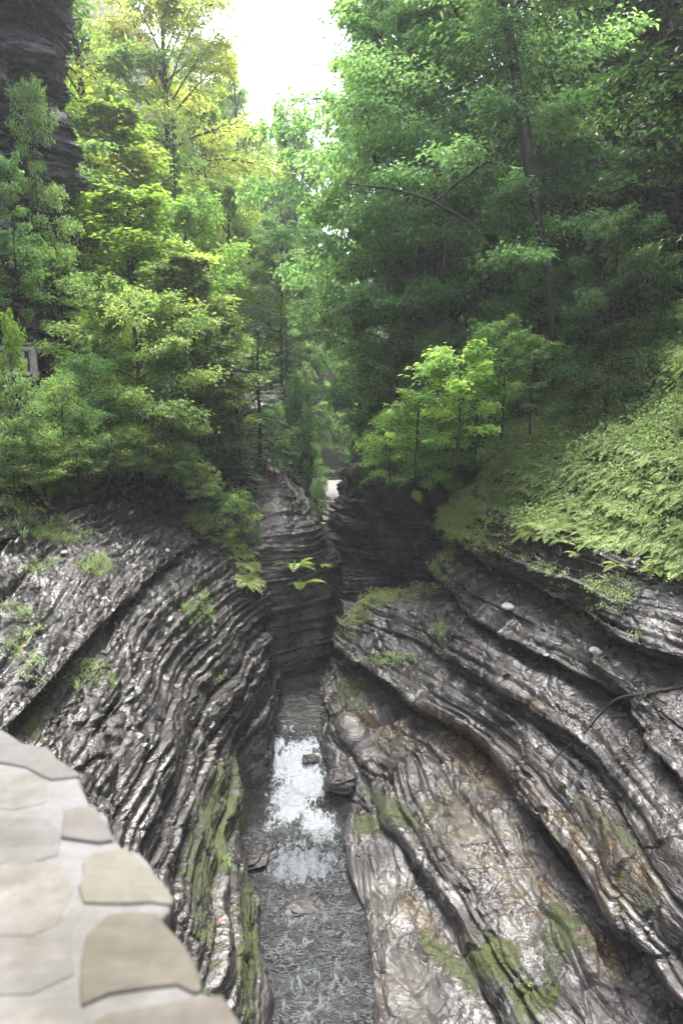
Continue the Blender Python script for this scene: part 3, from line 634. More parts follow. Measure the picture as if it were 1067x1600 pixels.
def plant(kind, x, y, z, H, R, label, cat='tree', name='tree', leafmat='leaf', tint=(1, 1, 1), group=None, rz=None, bark=None):
    p = PR[kind]; t = empty(name, (x, y, z), random.uniform(0, 6.28) if rz is None else rz)
    t.scale = (R / p['R'], R / p['R'], H / p['H'])
    tag(t, label, cat, group)
    a = bpy.data.objects.new('trunk' if cat in ('tree', 'sapling') else 'stem', p['trunk']); b = bpy.data.objects.new('crown' if cat in ('tree', 'sapling') else 'foliage', p['crown'])
    for o, m in ((a, M[bark or p['bark']]), (b, M[leafmat])):
        col.objects.link(o); o.parent = t
        if not o.data.materials: o.data.materials.append(None)
        o.material_slots[0].link = 'OBJECT'; o.material_slots[0].material = m
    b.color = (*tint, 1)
    return t
def tree_px(kind, px, t, top, rpx, label, leafmat='leaf', tint=(1, 1, 1), base=None, **k):
    P_ = PT(px, 620, t); x, y = P_[0], P_[1]
    z = gz(x, y) if base is None else PT(px, base, t)[2]
    if base is None and z < -5.0 and t < 46: z = -3.4
    ztop = -t * (SP + (top - 800) / F_PX * CP); H = max(0.8, ztop - z)
    if kind in ('maple', 'maple2', 'ash', 'airy', 'slim', 'far', 'far2', 'beech') and base is None and t < 34 and px < 345: rpx = max(rpx, H / 3.9 * F_PX / t / (1.3 if t > 26 else 1.0))
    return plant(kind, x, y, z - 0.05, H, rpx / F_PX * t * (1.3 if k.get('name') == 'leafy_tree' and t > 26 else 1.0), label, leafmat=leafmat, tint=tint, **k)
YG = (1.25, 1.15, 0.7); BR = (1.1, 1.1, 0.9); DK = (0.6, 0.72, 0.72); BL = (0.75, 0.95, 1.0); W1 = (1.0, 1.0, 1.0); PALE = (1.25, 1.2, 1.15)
T_ = [
 # near left slope
 ('beech', 215, 19, 425, 130, 'layered leafy tree with bright flat sprays over the left rock edge', 'leaf', (1.25, 1.25, .85)),
 ('slim', 310, 22, 350, 80, 'bright green leafy tree just behind the one with flat sprays', 'leaf', YG),
 ('beech', 170, 19.5, 470, 75, 'yellowish leafy small tree above the railing end', 'leaf_yel', (.8, .95, .8)),
 ('hemlock', 285, 22, 500, 62, 'dark hemlock under the bright leafy sprays, left slope', 'needle', DK),
 ('cedar', 345, 24, 470, 55, 'dark green cedar between the bright leafy trees and the pale cedar', 'needle', (.8, .9, .8)),
 ('cedar', 405, 24.5, 505, 55, 'pale green feathery cedar on the rock above the buttress', 'needle', (1.5, 1.45, 1.3)),
 ('cedar', 375, 22.5, 600, 42, 'short feathery cedar hanging over the rock cleft', 'needle', (1.25, 1.25, 1.1)),
 ('cedar', 445, 30, 500, 36, 'dark narrow cedar beside the far gap, left side', 'needle', (.85, .95, .9)),
 ('maple', 440, 36, 330, 50, 'leafy green tree standing over the left lip of the far gap', 'leaf', (.85, 1, .9)),
 # left back
 ('maple', 60, 27, 380, 90, 'dark leafy tree at the foot of the left cliff', 'leaf', (.75, .9, .7)),
 ('maple2', 135, 30, 215, 80, 'olive leafy tree standing beside the left cliff', 'leaf', (1.2, 1.15, .8)),
 ('slim', 205, 32, 130, 75, 'tall narrow olive tree right of the left cliff', 'leaf_yel', (.75, .85, .7)),
 ('slim', 232, 25, 250, 62, 'bright yellow green narrow tree in front of the left wood', 'leaf', (1.35, 1.4, .6)),
 ('ash', 275, 40, -40, 125, 'tallest yellowing tree of the left hillside, turning at its top', 'leaf_yel', (1.0, 1.0, .95)),
 ('airy', 160, 36, -60, 110, 'tall airy green tree behind the top of the left cliff', 'leaf', (1.3, 1.35, .9)),
 ('hemlock', 285, 30, 205, 34, 'small pointed dark conifer in the middle of the left wood', 'needle', (.6, .8, .7)),
 ('hemlock', 215, 27, 380, 60, 'pale green pointed conifer in the left wood', 'needle', (1.3, 1.4, .9)),
 ('beech', 300, 27, 300, 80, 'fresh green layered tree below the small pointed conifer', 'leaf', (1.1, 1.3, .7)),
 ('maple', 370, 38, 255, 75, 'yellow green rounded tree at the right end of the left wood', 'leaf_yel', (.85, 1.0, .9)),
 ('maple2', 335, 46, 130, 60, 'pale yellow tree against the white sky, left of the sky gap', 'leaf_yel', (1.1, 1.1, 1.0)),
 ('airy', 385, 52, 70, 42, 'thin see-through tree standing alone in the white sky gap', 'leaf', (1.4, 1.5, 1.3)),
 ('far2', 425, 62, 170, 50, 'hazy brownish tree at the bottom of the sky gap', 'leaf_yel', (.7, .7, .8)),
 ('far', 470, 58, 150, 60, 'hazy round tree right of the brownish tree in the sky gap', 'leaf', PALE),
 ('maple', 420, 42, 330, 70, 'soft green tree in the middle distance below the sky gap', 'leaf', (1.0, 1.15, .95)),
 # right side
 ('maple', 560, 38, 110, 70, 'leafy tree on the right rim of the sky gap', 'leaf', (1.0, 1.2, 1.0)),
 ('maple', 610, 30, 330, 70, 'broad leafy tree over the right lip of the far gap', 'leaf', (1.2, 1.4, 1.2)),
 ('maple', 640, 28, 380, 90, 'shaded leafy tree in the middle of the right wood', 'leaf', (1.1, 1.4, 1.0)),
 ('maple2', 720, 27, 330, 95, 'shaded green tree behind the big leaning trunk', 'leaf', (1.0, 1.4, .9)),
 ('beech', 590, 27, 540, 42, 'small leafy tree overhanging the dark gorge wall', 'leaf', (.8, 1.0, .75)),
 ('beech', 620, 25, 520, 80, 'mid green layered tree above the dark gorge wall', 'leaf', (.85, 1.0, .7)),
 ('beech', 690, 24, 500, 75, 'low leafy tree between the dark gorge wall and the fern bank', 'leaf', (1.0, 1.3, .95)),
 ('maple', 900, 24, 130, 120, 'shade-tinted leafy tree right of the big leaning trunk', 'leaf', (.26, .38, .28)),  # tint darkened to paint in the deep shade of the upper right corner
 ('airy', 1160, 13, -250, 230, 'shade-tinted overhanging tree reaching in from the top right corner', 'leaf', (.2, .28, .17)),  # corner shade put into this tint as well
 ('hemlock', 1030, 19, 0, 120, 'black looking shade-tinted hemlock by the right cliff', 'needle', (.22, .3, .28)),  # shade painted through the needle tint
 ('hemlock', 930, 26, -150, 120, 'tall shade-tinted hemlock behind the right wood', 'needle', (.28, .38, .33)),  # needle tint lowered in place of shade
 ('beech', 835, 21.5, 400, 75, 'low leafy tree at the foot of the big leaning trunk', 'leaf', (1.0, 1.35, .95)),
 ('beech', 950, 17, 330, 90, 'shade-tinted low tree on the bank above the ferns', 'leaf', (.32, .48, .32)),  # shade of the right side put into the leaf tint
]
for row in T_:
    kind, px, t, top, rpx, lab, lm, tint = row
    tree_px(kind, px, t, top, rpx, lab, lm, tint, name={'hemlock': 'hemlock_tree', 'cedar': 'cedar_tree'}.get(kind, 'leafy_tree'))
S_ = [  # saplings and shrubs
 ('sapling', 715, 17.5, 530, 80, 'light green sapling with toothed leaves left of the fern bank', 'leaf', (2.1, 2.1, 1.2), 700),
 ('sapling', 785, 18, 492, 50, 'pale green sapling with an upright tip above the fern bank', 'leaf', (2.2, 2.2, 1.4), 640),
 ('sapling', 650, 19, 600, 62, 'bright leafy sapling leaning over the dark gorge wall', 'leaf', (1.8, 1.9, 1.1), 720),
 ('under', 690, 20.5, 640, 60, 'low bright bush where the ledges meet the gorge wall', 'leaf', (1.6, 1.7, 1.0), 745),
 ('under', 610, 22, 650, 52, 'light green bush draped over the top of the dark gorge wall', 'leaf', (1.9, 2.0, 1.2), 745),
 ('under', 655, 20.5, 665, 46, 'light green bush just left of the fern ridge', 'leaf', (1.7, 1.8, 1.1), 765),
 ('sapling', 830, 17.5, 520, 55, 'mid green sapling at the right end of the pale saplings', 'leaf', (1.4, 1.5, 1.0), 640),
 ('under', 745, 19, 590, 60, 'green bush behind the light saplings', 'leaf', (2.0, 2.1, 1.2), 700),
 ('sapling', 40, 17, 255, 32, 'slender sapling with a pale stem in front of the left cliff', 'leaf', (1.0, 1.2, .9), 385),
 ('under', 80, 21, 170, 36, 'green shrub growing on the left cliff below its top', 'leaf', (1.1, 1.25, .9), 290),
 ('under', 95, 22, 310, 45, 'pale green shrub low on the left cliff', 'leaf', (1.2, 1.35, 1.0), 420),
 ('under', 100, 21, 400, 60, 'leafy bush covering the foot of the left cliff', 'leaf', (1.1, 1.25, .8), 500),
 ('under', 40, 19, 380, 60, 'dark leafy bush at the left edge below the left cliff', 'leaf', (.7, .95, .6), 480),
 ('under', 150, 24, 330, 50, 'loose olive bush right of the cliff foot', 'leaf_yel', (.7, .85, .7), 430),
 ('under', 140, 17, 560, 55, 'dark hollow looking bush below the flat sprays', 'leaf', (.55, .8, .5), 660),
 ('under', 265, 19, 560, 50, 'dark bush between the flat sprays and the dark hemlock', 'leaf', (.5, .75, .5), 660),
 ('sapling', 20, 14.5, 480, 26, 'young thin tree growing in front of the railing', 'leaf_yel', (.75, .9, .7), 690),
 ('shrub', 30, 14, 590, 60, 'grey green bush at the left edge below the railing', 'weed', (.85, 1, .9), 740),
 ('shrub', 95, 15.5, 600, 50, 'feathery bush on the rock edge below the yellowish tree', 'weed', (.95, 1.05, .8), 730),
 ('shrub', 170, 17.5, 620, 55, 'dark low bush under the flat leafy sprays', 'weed', (.6, .8, .6), 710),
 ('under', 100, 16.5, 590, 45, 'leafy bush below the railing end', 'leaf', (1.1, 1.25, .8), 680),
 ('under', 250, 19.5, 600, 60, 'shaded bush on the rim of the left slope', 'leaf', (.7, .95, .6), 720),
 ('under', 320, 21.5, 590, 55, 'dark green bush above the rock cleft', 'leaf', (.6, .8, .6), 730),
 ('under', 470, 29, 600, 32, 'ivy like bush on the column left of the far gap', 'leaf', (.6, .85, .6), 740),
 ('under', 495, 27, 760, 22, 'small bush at the top corner of the buttress', 'leaf', (1.1, 1.2, .9), 845),
 ('under', 425, 27, 640, 40, 'shaded bush on top of the buttress', 'leaf', (.8, 1.0, .7), 740),
]
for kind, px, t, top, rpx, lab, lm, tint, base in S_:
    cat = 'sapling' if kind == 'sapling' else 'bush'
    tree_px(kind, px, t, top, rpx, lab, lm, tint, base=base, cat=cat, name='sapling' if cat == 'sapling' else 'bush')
for k in range(16):   # feathery plants spilling over the left rim, each its own
    px = 8 + k * 25 + rr.uniform(-6, 6); yb = np.interp(px, [0, 100, 200, 260, 300, 340, 400], [762, 742, 726, 742, 775, 820, 880]); tt = np.interp(px, [0, 200, 400], [13.2, 17.3, 20.2])
    tree_px('shrub', px, tt, yb - rr.uniform(45, 80), rr.uniform(30, 46), f"feathery {['olive', 'grey green', 'light green'][k % 3]} plant spilling over the left rim, {['leftmost', 'second', 'third', 'fourth', 'fifth', 'sixth', 'seventh', 'eighth', 'ninth', 'tenth', 'eleventh', 'twelfth', 'thirteenth', 'fourteenth', 'fifteenth', 'rightmost'][k]} of its row", ['weed', 'leaf'][k % 2], [(1.1, 1.0, .8), (.9, 1.1, .9), (1.2, 1.3, .8)][k % 3], base=yb, cat='bush', name='bush', group='feathery plants along the left rim')
E_ = [ # shrubs lining the rim of the left slope
 (20, 13.5, 655, 45, 735, 'low grey green bush at the very left edge on the rock rim'), (62, 14.5, 660, 40, 740, 'small yellowish bush on the rock rim near the left edge'),
 (130, 16, 640, 42, 730, 'bushy plant on the rock rim under the railing end'), (195, 18, 660, 40, 725, 'dark green rounded bush on the rim below the flat leafy sprays'),
 (232, 19, 670, 34, 730, 'small bright bush on the rim of the left slope, below the shaded bush'), (285, 20.5, 660, 36, 745, 'bush at the bend of the left rim above the grass'),
 (345, 23, 660, 40, 760, 'bush at the top of the dark cleft left of the buttress'), (390, 25.5, 650, 34, 720, 'bush growing at the foot of the pale feathery cedar')]
for k, (px, t, top, rpx, base, lab) in enumerate(E_):
    tree_px('shrub' if k % 2 else 'under', px, t, top, rpx, lab, ['leaf', 'weed'][k % 2], [(1.1, 1.2, .8), (.9, 1.0, .8), (.8, 1.0, .75)][k % 3], base=base, cat='bush', name='bush')
# woods behind: every tree its own thing
def wood(n, xr, yr, kinds, lm, tints, label, group, hr=(9, 14), rrng=(3.8, 5.4), skip=None):
    k = tries = 0; put = []
    while k < n and tries < 4000:
        tries += 1
        x, y = rr.uniform(*xr), rr.uniform(*yr)
        if any((x - a) ** 2 + (y - b) ** 2 < 5.5 for a, b in put): continue
        z = gz(x, y); px, py, t = proj(np.array([x, y, z + 6]))
        if not (-120 < px < 1190 and py > -350): continue
        if skip and skip(x, y, px): continue
        put.append((x, y)); kd = kinds[rr.integers(len(kinds))]; s = rr.uniform(0, 1)
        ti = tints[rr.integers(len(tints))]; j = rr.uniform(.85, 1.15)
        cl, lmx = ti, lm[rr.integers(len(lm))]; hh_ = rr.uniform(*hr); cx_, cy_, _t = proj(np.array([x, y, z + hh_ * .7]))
        colr = ('yellowing' if lmx == 'leaf_yel' else ['dark green', 'mid green', 'light green'][int(np.clip((sum(cl) - 1.9) / .55, 0, 2))])
        form = {'hemlock': 'hemlock', 'maple': 'rounded tree', 'maple2': 'upright tree', 'ash': 'spreading tree', 'airy': 'airy tree', 'far': 'broad tree', 'far2': 'narrow tree', 'under': 'bushy tree'}[kd]
        hz_ = 'far left' if cx_ < 130 else 'left' if cx_ < 330 else 'left of centre' if cx_ < 480 else 'centre' if cx_ < 590 else 'right of centre' if cx_ < 740 else 'right' if cx_ < 930 else 'far right'
        vt_ = 'topmost' if cy_ < 0 else 'high' if cy_ < 180 else 'fairly high' if cy_ < 330 else 'midway' if cy_ < 480 else 'low'
        dp_ = 'front row' if y < yr[0] + (yr[1] - yr[0]) * .33 else 'middle row' if y < yr[0] + (yr[1] - yr[0]) * .66 else 'back row'
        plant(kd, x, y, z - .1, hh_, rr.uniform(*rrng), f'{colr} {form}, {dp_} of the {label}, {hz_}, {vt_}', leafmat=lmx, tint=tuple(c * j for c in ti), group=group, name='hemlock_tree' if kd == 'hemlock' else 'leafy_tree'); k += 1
gap = lambda x, y, px: 365 < px < 520 and y > 40
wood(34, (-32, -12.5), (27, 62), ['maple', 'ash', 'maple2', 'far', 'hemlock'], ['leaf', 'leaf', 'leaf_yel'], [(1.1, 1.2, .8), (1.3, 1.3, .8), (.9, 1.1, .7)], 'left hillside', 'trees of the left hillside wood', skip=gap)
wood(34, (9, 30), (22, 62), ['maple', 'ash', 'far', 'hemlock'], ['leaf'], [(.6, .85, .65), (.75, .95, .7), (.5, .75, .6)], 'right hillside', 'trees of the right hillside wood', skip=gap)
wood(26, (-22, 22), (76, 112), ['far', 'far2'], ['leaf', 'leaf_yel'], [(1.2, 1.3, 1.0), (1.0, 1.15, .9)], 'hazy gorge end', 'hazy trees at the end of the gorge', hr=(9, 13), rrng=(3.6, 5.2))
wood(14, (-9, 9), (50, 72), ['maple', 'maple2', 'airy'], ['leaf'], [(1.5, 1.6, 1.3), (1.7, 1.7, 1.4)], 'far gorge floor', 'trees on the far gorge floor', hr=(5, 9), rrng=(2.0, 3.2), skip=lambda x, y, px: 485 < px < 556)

# undergrowth over the hillsides: nobody could count it
def ground_leaves(n, seed):
    r = np.random.default_rng(seed); X = r.uniform(-34, 32, n * 3); Y = 14 + 56 * r.random(n * 3) ** 1.4
    Z = G(X, Y); px, py, t = proj(np.stack([X, Y, Z], -1))
    ok = ~((X > -3) & (X < 6) & (Y < 44)) & (px > -80) & (px < 1150) & (Z > -4.4) & ((X < -8.5) | (X > 6.6) | (Y > 26)); ok &= noise(X * .5, Y * .5, 0, 3) > -0.45
    X, Y, Z = X[ok][:n], Y[ok][:n], Z[ok][:n]; m = len(X); s = 0.10 + 0.006 * Y
    Lv = Leaves(); k = 5
    for i in range(k):
        B = np.stack([X + r.normal(0, .22, m), Y + r.normal(0, .22, m), Z + r.uniform(0, .55, m)], -1)
        Lv.add(B, r.normal(0, 1, (m, 3)) * [1, 1, .4], unit(np.array([0, -.25, 1.0]) + r.normal(0, .45, (m, 3))), s * r.uniform(.7, 1.4, m), s * .6, np.clip(r.normal(.4, .22, m), 0, 1))
    return Lv.mesh('undergrowth')
u_o = link('undergrowth', ground_leaves(26000, 5), M['leaf']); u_o.color = (.8, .95, .7, 1)
tag(u_o, 'low leafy undergrowth covering the wooded hillsides', 'undergrowth', None, 'stuff')
# ------------------------------------------------------------------ big trees with trunks that show
def px_pts(pts, t): return np.array([PT(px, py, tt if tt else t) for px, py, *r_ in pts for tt in [r_[0] if r_ else t]])
def trunk_tree(label, name, t, trunk, radii, limbs, crown_kind=None, crown_at=None, R=None, H=None, tint=(1, 1, 1), bark='bark'):
    P0 = px_pts(trunk, t); base = P0[0].copy(); base[2] -= 0.4
    r = empty(name, tuple(base)); tag(r, label, 'tree')
    T = Tubes(); s = np.linspace(0, 1, len(P0)); ss = np.linspace(0, 1, 40)
    C = np.column_stack([np.interp(ss, s, P0[:, k]) for k in range(3)]); C = blur(C, 3, 0); C[0] = P0[0] - [0, 0, 0.5]
    C[:, :2] += 0.03 * np.column_stack([noise(ss * 9, 0, 1, 3), noise(ss * 9, 4, 1, 5)])
    T.add(C - base, np.interp(ss, np.linspace(0, 1, len(radii)), radii), 10, 0.05)
    tr = link('trunk', T.mesh('trunk'), M[bark], r)
    for lb, r0, r1 in limbs:
        Q = px_pts(lb, t); s = np.linspace(0, 1, len(Q)); q = np.linspace(0, 1, 26)
        C2 = blur(np.column_stack([np.interp(q, s, Q[:, k]) for k in range(3)]), 2, 0) + 0.05 * np.column_stack([noise(q * 7, 1, k, 8) for k in range(3)])
        Tb = Tubes(); Tb.add(C2 - base, r0 + (r1 - r0) * q, 7, 0.06); link('branch', Tb.mesh('branch'), M[bark], r)
    if crown_kind:
        p = PR[crown_kind]; c = link('crown', p['crown'], None, r); c.location = Vector(tuple(np.array(crown_at) - base)); c.scale = (R / p['R'], R / p['R'], H / p['H']); c.rotation_euler = (0, 0, 1.3)
        if not c.data.materials: c.data.materials.append(None)
        c.material_slots[0].link = 'OBJECT'; c.material_slots[0].material = M['leaf']; c.color = (*tint, 1)
    return r
trunk_tree('big leaning tree on the right bank with a long bent limb reaching left', 'leafy_tree', 18.5,
           [(864, 530), (852, 420), (838, 330), (826, 260), (815, 190), (803, 100), (785, 0), (760, -160)], [.09, .07, .09, .16, .16, .12, .10, .05],
           [([(812, 212), (795, 222), (772, 248), (742, 262), (722, 280), (690, 306), (679, 318)], .055, .03), ([(745, 357), (712, 335), (679, 316), (640, 300), (600, 292), (545, 288)], .05, .02),
            ([(838, 262), (790, 257), (735, 250)], .03, .012), ([(806, 130), (800, 110), (815, 90)], .04, .015)],
           'ash', PT(775, 640, 21.6), 4.6, 15.5, (1.0, 1.25, 1.0))
trunk_tree('leafy tree with a slanting trunk left of the big leaning tree', 'leafy_tree', 25, [(655, 500), (640, 445), (618, 360), (600, 290), (585, 240), (560, 120), (545, 0)], [.15, .14, .13, .12, .12, .08, .04],
           [([(604, 300), (570, 270), (540, 262)], .04, .015)], 'maple', PT(590, 600, 25.5), 4.2, 15.5, (1.0, 1.25, 1.05))
trunk_tree('slim tree with a straight grey trunk in the middle of the right wood', 'leafy_tree', 24, [(676, 500), (668, 440), (655, 380), (648, 300), (640, 200)], [.11, .10, .09, .08, .05], [], 'maple', PT(665, 560, 25), 3.2, 12.5, (.8, 1.1, .8), 'bark_grey')
trunk_tree('short bare stub of a trunk behind the bent limb', 'tree_stump', 22.5, [(690, 440), (688, 390), (684, 345), (680, 318)], [.12, .11, .11, .09], [])
tree_px('maple', 700, 27, -230, 170, 'tall crown filling the top of the picture left of the big leaning trunk', 'leaf', (1.0, 1.25, 1.0), name='leafy_tree')
tree_px('ash', 625, 31, -170, 150, 'large leafy tree behind the slanting trunk, its sprays edging the sky gap', 'leaf', (1.1, 1.3, 1.1), name='leafy_tree')
tree_px('maple', 880, 26, -260, 150, 'tall shade-tinted tree behind and right of the big leaning trunk', 'leaf', (.32, .46, .33), name='leafy_tree')  # leaf tint lowered to paint the shade of the upper right

# ------------------------------------------------------------------ templates of low plants
def fern_template(seed, fr=9, L=0.50, pairs=9):
    r = np.random.default_rng(seed); Lv = Leaves()
    for k in range(fr):
        az = k * 2.399 + r.normal(0, .3); l = L * r.uniform(.7, 1.15); s = (np.arange(pairs) + 1.2) / (pairs + .6)
        rise = r.uniform(.55, .95); hd = np.array([math.cos(az), math.sin(az), 0]); sd = np.array([-math.sin(az), math.cos(az), 0])
        pt = hd * (l * s)[:, None] + np.array([0, 0, 1.0]) * (l * (rise * s - 0.75 * s ** 2))[:, None]
        tg = unit(hd * 1.0 + np.array([0, 0, 1.0]) * (rise - 1.5 * s)[:, None])
        ll = l * 0.27 * np.sin(np.pi * np.clip(s * .86 + .12, 0, 1)) + .008
        for sg in (-1, 1):
            n = unit(np.cross(tg, sd) * -1 + r.normal(0, .12, (pairs, 3))); n = n * np.sign(n[:, 2:3] + 1e-6)
            Lv.add(pt, sd * sg + tg * .35 + [0, 0, -.12], n, ll, np.full(pairs, l * 0.105), np.clip(.5 + r.normal(0, .1) + r.normal(0, .08, pairs), 0, 1), .04)
        Lv.add(np.zeros((1, 3)), pt[-1:] * 1.02, np.array([[0, 0, 1.0]]), np.linalg.norm(pt[-1]), .008, np.array([.3]), 0.30)
    return Lv.arrays()
def herb_template(seed, n=26, h=0.32, w=0.2, leaf=0.07):
    r = np.random.default_rng(seed); Lv = Leaves(); z = h * r.uniform(.25, 1, n) ; a = r.uniform(0, 6.28, n); q = w * r.uniform(.1, 1, n)
    B = np.stack([np.cos(a) * q, np.sin(a) * q, z], -1); Lv.add(B, np.stack([np.cos(a), np.sin(a), np.full(n, -.1)], -1) + r.normal(0, .5, (n, 3)), unit(np.array([0, 0, 1.0]) + r.normal(0, .4, (n, 3))), leaf * r.uniform(.6, 1.3, n), leaf * .5, np.clip(r.normal(.5, .2, n), 0, 1))
    return Lv.arrays()
def grass_template(seed, n=26, h=0.3):
    r = np.random.default_rng(seed); Lv = Leaves(); a = r.uniform(0, 6.28, n); lean = r.uniform(.2, .9, n)
    d = np.stack([np.cos(a) * lean, np.sin(a) * lean, np.ones(n)], -1); B = np.stack([np.cos(a), np.sin(a), a * 0], -1) * r.uniform(0, .07, (n, 1))
    hh = h * r.uniform(.4, 1.1, n); side = np.stack([-np.sin(a), np.cos(a), a * 0], -1)
    Lv.add(B, d, np.stack([np.cos(a), np.sin(a), -lean], -1) * -1, hh, .009 + .01 * r.random(n), np.clip(r.normal(.5, .22, n), 0, 1), .10)
    return Lv.arrays()
def scatter(name, tmpl, pos, nrm, smin, smax, mat, seed, tilt=0.3, jit=0.1):
    r = np.random.default_rng(seed); Vs, Rs = [], []
    which = r.integers(0, len(tmpl), len(pos))
    for k, (V, Fq, R) in enumerate(tmpl):
        idx = np.where(which == k)[0]
        if not len(idx): continue
        a = r.uniform(0, 6.28, len(idx)); s = r.uniform(smin, smax, len(idx)); c, sn = np.cos(a) * s, np.sin(a) * s
        X = V[None, :, 0] * c[:, None] - V[None, :, 1] * sn[:, None]; Y = V[None, :, 0] * sn[:, None] + V[None, :, 1] * c[:, None]; Z = V[None, :, 2] * s[:, None] * np.ones_like(X)
        n = nrm[idx]; ax = X + tilt * n[:, 0:1] * Z - 0 * X; ay = Y + tilt * n[:, 1:2] * Z
        Z2 = Z - (tilt * 0.9) * (n[:, 0:1] * X + n[:, 1:2] * Y) / np.maximum(n[:, 2:3], .45)
        W = np.stack([ax, ay, Z2], -1) + pos[idx][:, None, :]
        Vs.append(W.reshape(-1, 3)); Rs.append((np.tile(R, (len(idx), 1)) + r.normal(0, jit, (len(idx), 1))).ravel())
    V = np.concatenate(Vs); return np_mesh(name, V, np.arange(len(V)).reshape(-1, 4), False, {'rnd': np.clip(np.concatenate(Rs), 0, 1)})
def pick(surf, n, dens, seed, minz=None, nz=0.0):
    r = np.random.default_rng(seed); S = SURF[surf]; P, Nn = S['P'][::2, ::2], S['N'][::2, ::2]
    du = np.gradient(P, axis=0); dv = np.gradient(P, axis=1); A = np.linalg.norm(np.cross(du, dv), axis=2)
    w = A * dens(P) * (Nn[..., 2] > nz)
    if minz is not None: w = w * (P[..., 2] > minz)
    w = w.ravel(); w = w / w.sum(); i = r.choice(len(w), n, p=w)
    Nf = np.stack([blur(blur(Nn[..., k], 5, 0), 5, 1) for k in range(3)], -1).reshape(-1, 3)[i]
    return P.reshape(-1, 3)[i] + r.normal(0, .03, (n, 3)) * [1, 1, .2], unit(Nf)
FT = [fern_template(s) for s in (1, 2, 3)]; HT = [herb_template(s) for s in (4, 5, 6)]; GT = [grass_template(s) for s in (7, 8, 9)]
SM = [herb_template(s, 12, .10, .10, .045) for s in (14, 15)]
def in_frame(P):
    px, py, t = proj(P); return ((px > -60) & (px < 1140) & (py > -50) & (py < 1640)).astype(float)
def stuff(name, me, mat, label, cat, tint=(1, 1, 1)):
    o = link(name, me, M[mat]); o.color = (*tint, 1); tag(o, label, cat, None, 'stuff'); return o
# fern bank on the right
def bank(P):
    px, py, t = proj(P); z = P[..., 2] + .35 * fbm(P[..., 0] * .8, P[..., 1] * .8, 0, 77, 3)
    return in_frame(P) * sstep(-3.25, -2.9, z) * (P[..., 0] > 3.0)
p, n = pick('rock_ledges', 3400, lambda P: bank(P) * (1 - 0.75 * sstep(-.3, .8, P[..., 2])), 31)
stuff('fern_bank', scatter('fern_bank', FT, p, n, .42, .8, M['fern'], 32), 'fern', 'dense yellow green ferns covering the steep right bank', 'ferns')
p, n = pick('rock_ledges', 5200, lambda P: bank(P) * (.25 + sstep(-1.6, .0, P[..., 2])), 33)
stuff('leafy_weeds', scatter('leafy_weeds', HT, p, n, .7, 1.5, M['weed'], 34), 'weed', 'pale leafy weeds growing over the top of the fern bank', 'weeds', (1.15, 1.15, 1.1))
p, n = pick('rock_ledges', 300, lambda P: in_frame(P) * np.maximum(blobs(P, [(610, 900, 60, 28, -42, 1), (690, 820, 60, 34, -20, 1), (640, 850, 60, 24, -40, .8)]) - .25, 0) * (P[..., 1] > 14), 38)
stuff('ferns', scatter('ferns', FT, p, n, .28, .55, M['fern'], 39), 'fern', 'ferns trailing down the ridge from the bank towards the far gap', 'ferns', (1.1, 1.05, .9))
# ferns along the lower edge of the bank, each on its own
fern_me = []
for k, (V, Fq, R) in enumerate(FT): fern_me.append(np_mesh('fern', V, Fq, False, {'rnd': R})); fern_me[-1].materials.append(M['fern'])
def fern_thing(px, py, s, label, group=None, tint=(1, 1, 1), lift=0.0):
    h = hit(px, py)
    if h is None: return
    o = bpy.data.objects.new('fern', fern_me[int(px + py) % 3]); col.objects.link(o); o.location = h[0] + np.array([0, 0, lift]); o.rotation_euler = (0, 0, px * .37); o.scale = (s, s, s); o.color = (*tint, 1)
    tag(o, label, 'fern', group)
for px, py in [(905, 868), (925, 850), (948, 860), (965, 885), (985, 862), (1005, 878), (1022, 895), (1040, 880), (1058, 900), (880, 848), (860, 838), (840, 822), (815, 812), (792, 800), (770, 815), (745, 800), (752, 830), (728, 812), (700, 800), (780, 838), (765, 848), (715, 835), (690, 842), (672, 820), (655, 850)]:
    fern_thing(px, py, rr.uniform(.6, .95), 'fern at the lower edge of the fern bank, ' + ('at the far right' if px > 1015 else 'right part' if px > 930 else 'middle part' if px > 830 else 'left part' if px > 745 else 'at the left tip') + (', upper' if py < np.interp(px, [650, 800, 1067], [835, 815, 885]) else ', lowest'), 'ferns fringing the fern bank', (1.05, 1.0, .9))
for px, py, s, lab in [(462, 882, 1.6, 'upper bright green fern growing from the face of the banded buttress'), (470, 912, 1.5, 'lower of the two bright ferns on the face of the banded buttress'), (505, 882, .9, 'small fern at the right of the banded buttress face'), (610, 930, 1.3, 'fern on the ridge of the right ledges above the water')]:
    fern_thing(px, py, s, lab, None, (1.3, 1.35, .9), -.05)
# ground cover where the photograph has it
GR = [(640, 860, 75, 70, -40, 1), (690, 800, 80, 40, 0, 1), (520, 1010, 16, 30, 0, .6), (750, 850, 50, 25, 20, .6), (600, 910, 45, 40, -40, 1), (560, 955, 30, 30, 0, .8), (700, 820, 40, 30, 0, .8), (545, 990, 20, 20, 0, .5)]
p, n = pick('rock_ledges', 1300, lambda P: in_frame(P) * np.maximum(blobs(P, GR) - .22, 0) * (P[..., 1] > 14), 41)
stuff('grass', scatter('grass', [GT[0], SM[0], SM[1], HT[0], SM[1]], p, n, .5, .95, M['grass'], 42), 'grass', 'grass and moss tufts along the ridge of the right ledges', 'grass')
SR = [(960, 925, 45, 30, 0, 1), (860, 900, 60, 14, 30, .7), (900, 970, 80, 14, 30, .5), (620, 1030, 40, 12, 0, .9), (690, 985, 20, 14, 0, .7), (800, 1480, 25, 20, 0, .2), (820, 1545, 22, 20, 0, .5), (560, 1070, 25, 12, 0, .5), (1010, 1010, 60, 16, 20, .4), (570, 1305, 16, 10, 0, .4)]
